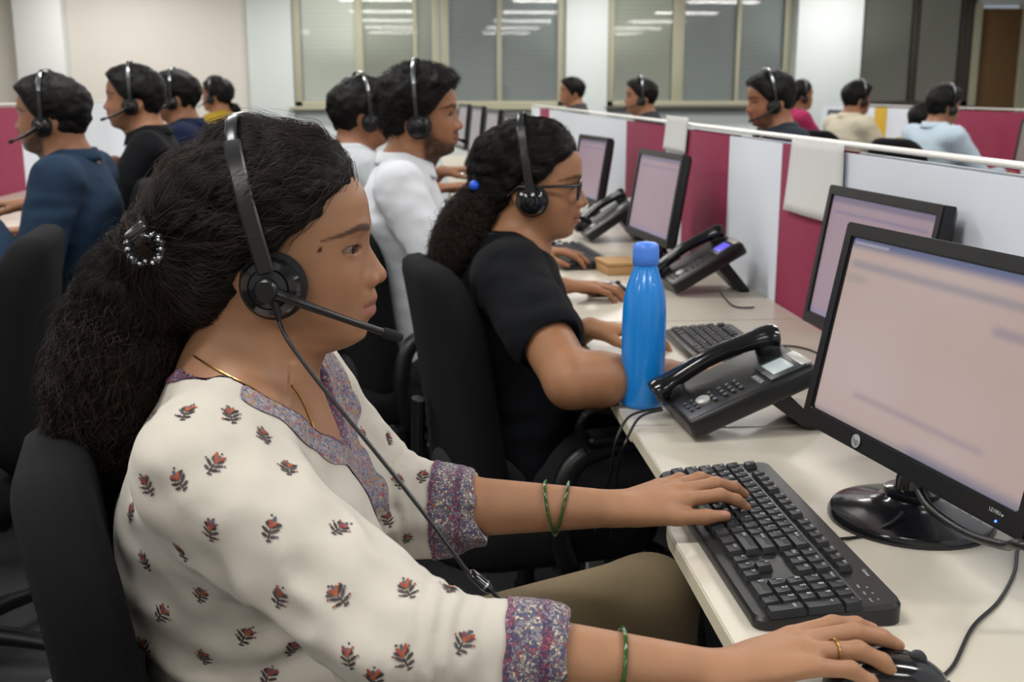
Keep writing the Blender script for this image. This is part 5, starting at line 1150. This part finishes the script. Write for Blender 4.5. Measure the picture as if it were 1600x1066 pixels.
for sg, c, e_, w_ in ((-1, cuffR, elR, wrR), (1, cuffL, elL, wrL)):
    ax = V3((w_ - e_).normalized()); t = (fc - V3(c)) @ ax; q = fc - V3(c) - t[:, None] * ax; rr = np.sqrt((q * q).sum(1)); nn = np.abs((CN[P1['CQ']].mean(1)) @ ax)
    k = (t > -.030) & (t < .03) & (rr < .085) & (rr > .02) & (nn < .8); cb = cloth_patch('sleeve_cuff', k, m_cuff, .0012)
    for a_, b_ in ((-.033, -.027), (-.004, .004)): cloth_patch('cuff_trim', (t > a_) & (t < b_) & (rr < .085) & (rr > .02) & (nn < .9), m_trim, .0020, cb)
# scattered flower motifs
def motif(px, py, size, rot):
    r = ray(px, py); hit = cloth_bvh.ray_cast(CAM, r)
    if hit[0] is None: return
    p, n = hit[0], hit[1]; 
    if n.dot(r) > 0: n = -n
    u = _rt - n * _rt.dot(n); u.normalize(); v = n.cross(u); V = []; F_ = []; Cc = []
    def blob(cx, cy, a, b, ang, col, z=0):
        k = len(V); cr, sr = math.cos(ang), math.sin(ang)
        for i in range(9):
            if i == 8: x, y = 0, 0
            else: th = i * math.pi / 4; x, y = a * math.cos(th) * cr - b * math.sin(th) * sr, a * math.cos(th) * sr + b * math.sin(th) * cr
            X, Y = cx + x, cy + y; X, Y = X * math.cos(rot) - Y * math.sin(rot), X * math.sin(rot) + Y * math.cos(rot)
            q = p + u * (X * size) + v * (Y * size); hq = cloth_bvh.find_nearest(q); nq = hq[1] if hq[1].dot(n) > 0 else -hq[1]; V.append(hq[0] + nq * (.0006 + z * .0002 + (.0003 if i == 8 else 0))); Cc.append(lin(col)[:3])
        for i in range(8): F_.append((k + i, k + (i + 1) % 8, k + 8))
    dk = ['332b2a', '40353a', '3b3432', '4a4044']; oc = ['8e4433', '9a5236', '7c3a40']; bl = '4c5763'; J = lambda: random.uniform(-.05, .05)
    blob(0, -.24, .035, .24, .1 + J(), dk[0], 0); blob(.06, -.46, .13, .045, .2 + J(), dk[1], 1)
    for s in (-1, 1):
        for yy, L_, an in ((-.32, .15, .35), (-.16, .20, .6), (.02, .17, .95)):
            an2 = an + J() * 3; blob(s * (.05 + L_ * .85 * math.cos(an2)), yy + L_ * .85 * math.sin(an2), L_, .062, s * an2 if s > 0 else math.pi - an2, random.choice(dk), 1)
            if random.random() < .5: blob(s * (.07 + 2.0 * L_ * math.cos(an2)), yy + 2.0 * L_ * math.sin(an2), .05, .045, 0, random.choice(oc + [bl]), 2)
    for i, an in enumerate((.45, 1.0, 1.57, 2.14, 2.7)):
        an2 = an + J(); L_ = .19 + J(); blob(L_ * 1.0 * math.cos(an2), .05 + L_ * 1.05 * math.sin(an2), L_ * .85, .078, an2, [random.choice(dk), random.choice(oc), bl, random.choice(oc), random.choice(dk)][i], 2 + i % 2)
    blob(J(), .06, .10, .08, 0, random.choice(oc), 4); blob(J() * 3, .46, .05, .05, 0, random.choice(dk), 1)
    V = [Vector(x) - Vector(off1) for x in V]; me = np_mesh('embroidered_flower', np.array(V, dtype=np.float32), np.array(F_), attr_mat('thread', .8, bump=.3), np.array(Cc)); obj('embroidered_flower', me, None, P1['shirt'])
MP = [(292, 644), (237, 651), (336, 724), (279, 750), (229, 757), (450, 731), (330, 828), (424, 826), (532, 826), (283, 861), (226, 876), (315, 928), (254, 958), (437, 932), (528, 930), (635, 921), (384, 992), (319, 1026), (457, 1012), (420, 1056), (631, 1026), (724, 1003), (544, 1026), (585, 1061), (607, 685), (660, 744), (623, 752), (676, 795), (606, 811), (635, 840), (701, 920), (412, 680), (360, 648), (566, 679), (205, 800), (225, 1010)]
for i, (px, py) in enumerate(MP): motif(px, py, .0225 if px < 560 or py > 880 else .0200, random.uniform(-.7, .7))
# ------------------------------------------------------------------ headset, jewellery
hd = P1['hd']
cabR = [at_y(*p) for p in ((431, 476, 1.046), (436, 502, 1.044), (452, 535, 1.035), (500, 600, 1.02), (565, 680, 1.0), (620, 748, .985), (680, 825, .97), (728, 890, .96), (738, 898, .96))]
headset(hd, 'black headset with boom microphone worn by the woman in the kurta', boom=[(.006, -.098, -.006), (.030, -.099, -.016), (.075, -.084, -.037), (.108, -.064, -.0535)], cable=[Vector(p) for p in cabR], ctrl=(at_y(733, 893, .96), at_y(770, 925, .955)), cup=.0305)
HS1 = [o for o in COL.objects if o.name.startswith('headset')][0]; oh = Vector(hd.o.astype(float)); tl = tube('cord', catmull([p - oh for p in [at_y(766, 922, .955), at_y(785, 942, .953), at_y(802, 965, .95), at_y(820, 1000, .93), at_y(815, 1060, .93), at_y(800, 1150, .93)]], 8), .0021, m_iron, HS1, n=8)
m_gold = mat('gold', 'b98d4f', .3, metal=1.); m_green = mat('green_glass', '244d16', .2, noise=.6, scale=260, coat=.5)
def chain_pts(pxs):
    out = []
    for px, py in pxs:
        hit = body_bvh.ray_cast(CAM, ray(px, py))
        if hit[0] is not None: out.append(hit[0] - ray(px, py) * .0016)
    return out
for i, (c, lb) in enumerate([([(303, 556), (325, 570), (355, 586), (390, 604), (425, 627), (455, 651), (478, 674), (492, 694)], 'thin gold chain lying on the neck of the woman in the kurta'), ]):
    a = chain_pts(c); b = chain_pts([(456, 602), (468, 618), (478, 638), (488, 662), (495, 684), (498, 696)])
    nk = empty('necklace', a[0], 0, lb, 'necklace')
    for pts in (a, b):
        if len(pts) > 2: tube('chain', [p - a[0] for p in catmull(pts, 6)], [.0009 if j % 2 else .0012 for j in range((len(pts) - 1) * 6 + 1)], m_gold, nk, n=6)
def bangle(c, ax, r, tilt, label, up=Vector((0, 0, 1))):
    ax = Vector(ax).normalized(); u = (up - ax * up.dot(ax)).normalized(); w2 = ax.cross(u); n2 = (ax * math.cos(tilt) + u * math.sin(tilt)); u2 = (u - n2 * u.dot(n2)).normalized(); N = 64
    ps = [u2 * (r * 1.02 * math.cos(2 * math.pi * i / N)) + w2 * (r * math.sin(2 * math.pi * i / N)) for i in range(N)]
    o = tube('bangle', ps, [.0017 + .0005 * (i % 2) for i in range(N)], m_green, None, n=8, closed=True, loc=c); tag(o, label, 'bangle', 'green glass bangles')
axL = (wrL - elL); 
def armc(px, el, wr):
    best = None
    for i in range(200):
        p = el.lerp(wr, i / 199); v = p - CAM; x = 800 + F_PX * v.dot(_rt) / v.dot(_fw)
        if best is None or abs(x - px) < best[0]: best = (abs(x - px), p)
    return best[1]
cL = armc(868, elL, wrL); bangle(cL + Vector((-.006, 0, -.0)), axL, .0318, .20, 'left green bangle of the pair on the arm over the dark chair'); bangle(cL + Vector((.008, 0, -.0)), axL, .0308, -.24, 'right green bangle of the pair on the arm over the dark chair')
cR = armc(967, elR, wrR); bangle(cR, wrR - elR, .0312, -.03, 'single green bangle on the forearm at the bottom edge')
# ------------------------------------------------------------------ ring, clip, mole of the nearest woman
ch_, tips_, hf_, ht_, hu_ = HANDS[0]
pr_ = ch_[2]; dr_ = (hf_ * .975 - hu_ * .22).normalized(); rg = pr_ + dr_ * .020; uu = (hu_ - dr_ * hu_.dot(dr_)).normalized(); ww = dr_.cross(uu)
o = tube('ring', [uu * (.0098 * math.cos(2 * math.pi * i / 28)) + ww * (.0098 * math.sin(2 * math.pi * i / 28)) for i in range(28)], .0011, m_gold, None, n=8, closed=True, loc=rg); tag(o, 'thin gold ring on the hand resting on the mouse', 'ring')
m_clip = mat('clip_smoke', '2e3034', .12, coat=.6, noise=.3, scale=150)
hc_ = empty('hair_clip', clip, 0, 'smoky grey jewelled claw clip gathering the dark ponytail', 'hair clip')
for nm, c in (('jaw', [(212, 362), (203, 374), (202, 388), (208, 402), (220, 411), (229, 407)]), ('jaw', [(238, 366), (249, 374), (253, 388), (250, 402), (240, 410)])):
    ps = []
    for px, py in c:
        q = at_y(px, py, 1.062 if px < 232 else 1.058); ps.append(q - clip)
    j = tube(nm, catmull(ps, 6), [.0042 + .0012 * math.sin(i * 1.6) for i in range((len(ps) - 1) * 6 + 1)], m_clip, hc_, n=10)
    for k in range(len(ps)):
        bmx = bmesh.new(); bmesh.ops.create_icosphere(bmx, subdivisions=2, radius=.0019); bmesh.ops.translate(bmx, verts=bmx.verts, vec=ps[k] + Vector((0, -.0042, 0))); obj('rhinestone', bmx, mat('rhinestone', 'c5c9cf', .05, metal=.6), j, True)
tube('spring', catmull([at_y(222, 366, 1.075) - clip, at_y(232, 372, 1.07) - clip, at_y(242, 368, 1.075) - clip], 5), .003, m_clip, hc_, n=8)
bmx = bmesh.new(); rbox(bmx, .022, .006, .010, (0, 0, 0), .003, 3, Matrix.Rotation(-.7, 4, 'Y')); bmesh.ops.translate(bmx, verts=bmx.verts, vec=at_y(212, 362, 1.056) - clip); auto(obj('grip', bmx, m_clip, hc_))
hit = body_bvh.ray_cast(CAM, ray(500, 391))
if hit[0] is not None:
    ca = P1['body'].data.color_attributes['Col']; dd = np.linalg.norm(P1['SV'] - V3(hit[0]), axis=1)
    for i in np.nonzero(dd < .0022)[0]: ca.data[int(i)].color = lin('3a2018')
# ------------------------------------------------------------------ the other operators
def cl(name, col, **k): return mat(name, col, .92, noise=.06, scale=60, bump=.2, bscale=500, spec=.2, **k)
CUR = [(.25, .45, .3), (.22, .45, .3), (.25, .5, .3), (.3, .55, .35)]
def simple_arms(O, yaw, reach=.40, z=.80, dy=.13, hs=1.0, extra=None):
    R = Matrix.Rotation(yaw, 3, 'Z'); d = R @ Vector((1, 0, 0)); out = {}
    for sg in (-1, 1):
        p = Vector((O[0], O[1], 0)) + R @ Vector((reach, sg * dy, 0)); p.z = z; out[sg] = dict(wrist=p, f=(d + R @ Vector((0, -sg * .15, 0))), curls=CUR, hs=hs, sr=(.062, .052, .040))
    if extra: out.update(extra)
    return out
def cap_m(th=.022, nz=.006, q=.014, ns=45): return dict(cap=dict(th=th, nz=nz, nscale=ns, quiff=q))
# woman in glasses
O2 = Vector((.208, 2.185, 1.072)); B2 = Vector((.175, 2.19, 0)); Y2 = -.03
def inv2(p): return Matrix.Rotation(-Y2, 3, 'Z') @ (Vector(p) - B2)
h2 = inv2(O2); tie = at_y(752, 290, 2.19)
pony2px = [(766, 290, .028), (748, 318, .038), (728, 348, .045), (712, 382, .044), (698, 414, .034), (688, 442, .016)]
pony2 = [(at_y(px, py, 2.17), r) for px, py, r in pony2px]
cones2 = [(V3(pony2[i][0]), V3(pony2[i + 1][0]), pony2[i][1] * .62, pony2[i + 1][1] * .62, .02) for i in range(len(pony2) - 1)]; cones2.insert(0, (V3(O2 + Vector((-.07, 0, .012))), V3(pony2[0][0]), .052, .032, .03))
m_polo = cl('polo_black', '0b0e13'); m_polo_c = mat('polo_collar', '15181e', .8, bump=.3, bscale=600)
w2R = at_z(1045, 583, .79); e2R = at_z(893, 597, .795); w2L = at_z(922, 513, .79)
P2 = person('woman in glasses, black polo shirt and headset with a curly ponytail', (B2.x, B2.y), Y2, (h2.x, h2.z, h2.y), ('polo_shirt', m_polo), dict(cap=dict(th=.017, nz=.002, nscale=60, back=.012), cones=cones2, target=tie, steps=8, step=.010, lift=.005, wav=.002, rad=.0003),
    {-1: dict(wrist=w2R, elbow=e2R, f=(.95, .25, .02), curls=CUR, sr=(.066, .064, .05), s=1.18, sleeve=.56), 1: dict(wrist=w2L, f=(1, -.25, 0), curls=CUR, sr=(.066, .060, .05), s=1.1, sleeve=.56, l1=.28, l2=.26)},
    sex='f', skin='9a6e50', h=.0036, lips='8a5650', pitch=.08, headyaw=-.14, nose=1.15, pants='1c1e24', sleeve=.56, girth=1.08, collar=m_polo_c, sh={-1: inv2((.150, 2.015, .935)), 1: inv2((.150, 2.36, .935))}, hair_strands=4500, knees={-1: (.40, -.12, .56), 1: (.40, .13, .56)})
S_ = pony_strands(pony2, 1500, 18, RNG, fly=.3, curl=.010); o = hair_curves('ponytail_strands', S_ - P2['off'], .00035, m_strand_b, P2['hair']); o['kind'] = 'stuff'
S_ = pony_strands(pony2, 2600, 18, RNG, fly=.2, curl=.009); o = hair_curves('ponytail_strands', S_ - P2['off'], .0003, m_strand, P2['hair']); o['kind'] = 'stuff'
headset(P2['hd'], 'black headset worn by the woman in glasses', boom=[(.008, .096, -.006), (.05, .09, -.03), (.10, .06, -.045)], side=1, cup=.029)
tb = empty('hair_tie', tie, 0, 'bright blue hair tie on the ponytail of the woman in glasses', 'hair tie')
ax = (pony2[1][0] - pony2[0][0]).normalized(); u_ = ax.orthogonal().normalized(); v_ = ax.cross(u_)
tube('band', [u_ * (.030 * math.cos(2 * math.pi * i / 24)) + v_ * (.030 * math.sin(2 * math.pi * i / 24)) for i in range(24)], .005, mat('tie_black', '101114', .8), tb, n=8, closed=True)
bmx = bmesh.new(); bmesh.ops.create_icosphere(bmx, subdivisions=3, radius=.010); bmesh.ops.translate(bmx, verts=bmx.verts, vec=at_y(741, 290, 2.14) - tie); obj('bead', bmx, mat('tie_blue', '1d55d8', .4), tb, True)
# glasses
m_lens = glass_mat(); m_lens.node_tree.nodes['Fresnel'].inputs[0].default_value = 1.08; g2 = P2['hd']; gl = empty('eyeglasses', g2.o, 0, 'dark framed eyeglasses on the woman in the black polo shirt', 'glasses'); og = Vector(g2.o.astype(float)); m_gf = mat('glasses_frame', '1a1a1f', .25, coat=.4)
for sg in (-1, 1):
    c = Vector((.0905, sg * .032, .020)); N = 28; ps = []
    for i in range(N):
        a = 2 * math.pi * i / N; sx_ = math.copysign(abs(math.cos(a)) ** .7, math.cos(a)); sz_ = math.copysign(abs(math.sin(a)) ** .7, math.sin(a)); ps.append(Vector(g2.w((c.x - abs(sx_ * .024 + 0) * .12 * (1 if sx_ * sg > 0 else .2), c.y + sx_ * .0245, c.z + sz_ * .018))) - og)
    rm = tube('rim', ps, .0025, m_gf, gl, n=8, closed=True)
    cen = sum(ps, Vector()) / N; pydata('lens', [cen] + ps, [(0, 1 + i, 1 + (i + 1) % N) for i in range(N)], m_lens, rm)
    tube('temple_arm', [Vector(g2.w(p)) - og for p in ((.088, sg * .057, .030), (.070, sg * .0705, .029), (.02, sg * .0785, .024), (-.025, sg * .0800, .020), (-.045, sg * .078, .000))], [.0034, .0030, .0024, .0020, .0018], m_gf, gl, n=8)
tube('bridge', [Vector(g2.w(p)) - og for p in ((.0905, -.0085, .024), (.0925, 0, .026), (.0905, .0085, .024))], .0016, m_gf, gl, n=8)
# man in white shirt
O3 = Vector((-.012, 3.07, 1.185)); B3 = Vector((-.075, 3.07, 0)); Y3 = -.02
m_ws = cl('shirt_white', 'd3d7de')
P3 = person('bearded man in white shirt wearing a headset, second behind the glasses', (B3.x, B3.y), Y3, (O3.x - B3.x, O3.z, 0), ('shirt', m_ws), dict(cap=dict(th=.019, nz=.005, nscale=40, quiff=.024), steps=5, step=.007, lift=.012, wav=.002, rad=.0005),
    {-1: dict(wrist=at_z(880, 447, .79), f=(1, .02, -.03), curls=CUR, sr=(.066, .056, .044), sleeve=1.55, l1=.31, l2=.28, hs=1.05), 1: dict(wrist=at_z(838, 392, .80), f=(1, -.3, 0), curls=CUR, sr=(.066, .056, .044), sleeve=1.55, l1=.31, l2=.28)},
    sex='m', skin='946648', h=.0040, lips='7d4b44', beard=1.0, headyaw=-.10, nose=1.15, pants='1e2026', girth=1.06, hs=1.05, collar=m_ws, hair_strands=2500, nail='b0505a', sh_w=.20)
P3['root']['label'] = 'bearded man in white shirt wearing a headset, next behind the woman in glasses'
headset(P3['hd'], 'black headset worn by the bearded man in the white shirt', boom=[(.008, .10, -.006), (.05, .09, -.03), (.10, .055, -.045)], side=1, cup=.030, top=(-.012, .164), det=0, spread=.004)
# man in grey shirt, turned away
P4 = person('dark haired man in pale grey shirt, half hidden behind the white shirt', (-.27, 3.92), .35, (.055, 1.171), ('shirt', cl('shirt_grey', 'b4babf')), dict(cap=dict(th=.016, nz=.005, nscale=42, quiff=.014)),
    {-1: dict(wrist=at_y(682, 295, 3.85), f=(1, .1, .12), curls=CUR, sr=(.06, .052, .042), sleeve=1.6, l1=.31, l2=.28), 1: dict(wrist=at_y(690, 268, 4.1), f=(1, -.1, .1), curls=CUR, sr=(.06, .052, .042), sleeve=1.6, l1=.31, l2=.28)}, skin='8c6046', h=.0055, girth=1.03, collar=cl('shirt_grey', 'b4babf'), hs=1.04)
headset(P4['hd'], 'headset on the dark haired man in the pale grey shirt', cup=.028, top=(-.01, .16), det=0, spread=.002)
# the row on the left, facing away to the left
PI = math.pi
def left_person(O, label, cname, col, hl, h=.0055, beard=.5, yaw=PI, extra=None, hs=1.0, sex='m', cap=None, collar=True, cones=None, skin='906449', hy=0., sleeve=1.9, pitch=0., girth=1.04, kn=.42, tuck=0., reach=.40):
    f = Matrix.Rotation(yaw, 3, 'Z') @ Vector((1, 0, 0)); b = Vector(O) - f * .055
    hsx = dict(cap=cap or dict(th=.014, nz=.004, nscale=42, quiff=.016))
    if cones: hsx['cones'] = cones
    P = person(label, (b.x, b.y), yaw, (.055, O[2]), ('shirt', cl('cloth_' + col, col)), hsx, simple_arms(b, yaw, extra=extra, reach=reach), skin=skin, h=h, beard=beard, girth=girth, hs=hs, sex=sex, collar=cl('cloth_' + col, col) if collar else None, sleeve=sleeve, headyaw=hy, lips='7d4b44', pitch=pitch, knees={-1: (kn, -.11, .52), 1: (kn, .11, .52)}, tuck=tuck)
    if hl: headset(P['hd'], hl, boom=[(.008, .10, -.006), (.05, .09, -.03), (.095, .055, -.045)], side=1, cup=.028, top=(.005, .154), det=0, spread=-.002)
    return P
left_person((-1.075, 3.36, 1.178), 'bearded man in blue denim shirt with headset at the left edge', 's', '1e3146', 'headset on the bearded man in the blue shirt', beard=.9, h=.0045,
    extra={1: dict(wrist=at_y(-25, 352, 3.2), f=(-1, .1, -.05), curls=CUR, sr=(.068, .06, .046), l1=.31, l2=.28), -1: dict(wrist=at_y(48, 318, 3.5), f=(-1, -.1, 0), curls=CUR, sr=(.066, .056, .044), l1=.31, l2=.28)})
left_person((-1.035, 4.14, 1.222), 'man in black shirt with headset, second in the left row', 's', '0d0f13', 'headset on the man in the black shirt', beard=.45, yaw=PI + .12,
    extra={-1: dict(wrist=at_y(180, 252, 4.2), f=(-1, -.1, .1), curls=CUR, sr=(.066, .056, .044), l1=.31, l2=.28)})
left_person((-1.115, 5.19, 1.223), 'man in navy shirt with headset, third in the left row', 's', '18233f', 'headset on the man in the navy shirt', beard=.4, h=.0065)
ow = Vector((-1.37, 7.6, 1.221)); left_person(ow, 'small woman in yellow top with low hair bun, far in the left row', 's', 'a4882b', 'headset on the far woman in yellow', beard=0, h=.008, sex='f', hs=1., collar=False, sleeve=1.2, cap=dict(th=.018, nz=.002, back=.01), cones=[(V3(ow + Vector((.11, 0, -.055))), V3(ow + Vector((.125, 0, -.07))), .035, .032, .02)], yaw=PI - .3)
# behind the partition, facing left
left_person((1.44, 4.68, 1.213), 'moustached man with headset looking down behind the white partition panel', 's', '2b323c', 'headset on the moustached man behind the partition', beard=.7, h=.0055, pitch=.15, kn=.34, tuck=.12)
left_person(at_y(1000, 157, 7.2), 'dark haired person behind the partition, left of the moustached man', 's', '33353c', 'headset on the dark haired person left of the moustached man', beard=.2, h=.0075, yaw=PI, kn=.3, tuck=.12, reach=.27)
left_person(at_y(893, 148, 9.2), 'farthest dark haired person behind the partition\'s far end', 's', '3c3a3c', None, beard=.2, h=.0085, kn=.22, tuck=.12, reach=.12)
# far right row, facing right
left_person((2.92, 8.7, 1.212), 'woman in pink top with headset beside the wide column', 's', '9c2c56', 'headset on the woman in pink', beard=0, h=.0085, yaw=.1, sex='f', hs=1., collar=False, sleeve=1.3, cap=dict(th=.02, nz=.003, back=.02), cones=[(V3((2.83, 8.7, 1.19)), V3((2.82, 8.7, 1.10)), .06, .05, .02)])
left_person((2.905, 7.5, 1.199), 'man in cream shirt with headset facing right', 's', 'c9c2ae', 'headset on the man in cream', beard=.2, h=.0075, yaw=.25, girth=1.1)
left_person((3.0, 6.4, 1.166), 'person in light blue and white top with headset at far right', 's', 'b3c4d2', 'headset on the person in light blue', beard=.2, h=.0075, yaw=.25)
left_person((3.17, 7.0, 1.06), 'dark haired person mostly hidden behind the light blue top', 's', 'b09a3a', None, beard=.0, h=.009, yaw=.3, sex='f', collar=False, hs=1., cap=dict(th=.02, nz=.003), reach=.2, kn=.25, tuck=.1)
# ------------------------------------------------------------------ chairs
chair((B1.x - .02, B1.y + .01), YAW1 + .16, 'black fabric office chair under the woman in the kurta', back=(-.165, .675, .50), bw=.43, tilt=.10, arms=False, th=.075, curve=.55)
chair((B2.x + .02, B2.y), .22, 'black office chair with loop arms under the woman in glasses', back=(-.175, .695, .52), bw=.45, tilt=.13, th=.06, seat_z=.43, arm_x=.10, ah=.25)
chair((B3.x, B3.y), .42, 'black office chair under the man in the white shirt', back=(-.165, .69, .52), bw=.45, tilt=.10)
chair((-.26, 3.92), .35, 'black office chair under the man in the pale grey shirt', back=(-.18, .70, .50))
chair((-1.02, 3.36), PI + .25, 'black office chair under the man in the blue shirt', back=(-.17, .755, .52), bw=.45, tilt=.12)
chair((-.98, 4.14), PI, 'black office chair under the man in the black shirt', back=(-.19, .70, .50))
chair((-1.06, 5.19), PI, 'black office chair under the man in the navy shirt', back=(-.19, .70, .50))
chair((-1.09, 2.38), PI + .15, 'empty black office chair at the left edge with its back to the ponytail', back=(-.255, .735, .50), bw=.50, tilt=.10)
chair((1.5, 4.68), PI, 'black office chair under the moustached man', back=(-.19, .65, .46)); chair((1.42, 7.2), PI, 'black office chair left of the moustached man', back=(-.19, .65, .46)); chair((1.25, 9.2), PI, 'black office chair at the partition\'s far end', back=(-.19, .65, .46)); chair((-1.31, 7.6), PI, 'black office chair under the woman in yellow', back=(-.19, .66, .46))
chair((2.86, 8.7), .1, 'black office chair under the woman in pink', back=(-.19, .74, .5)); chair((2.84, 7.5), .4, 'black office chair under the man in cream', back=(-.24, .76, .52)); chair((2.93, 6.4), .4, 'black office chair under the person in light blue', back=(-.26, .75, .52)); chair((3.1, 7.0), .3, 'black office chair between the cream shirt and the light blue top', back=(-.19, .68, .46))
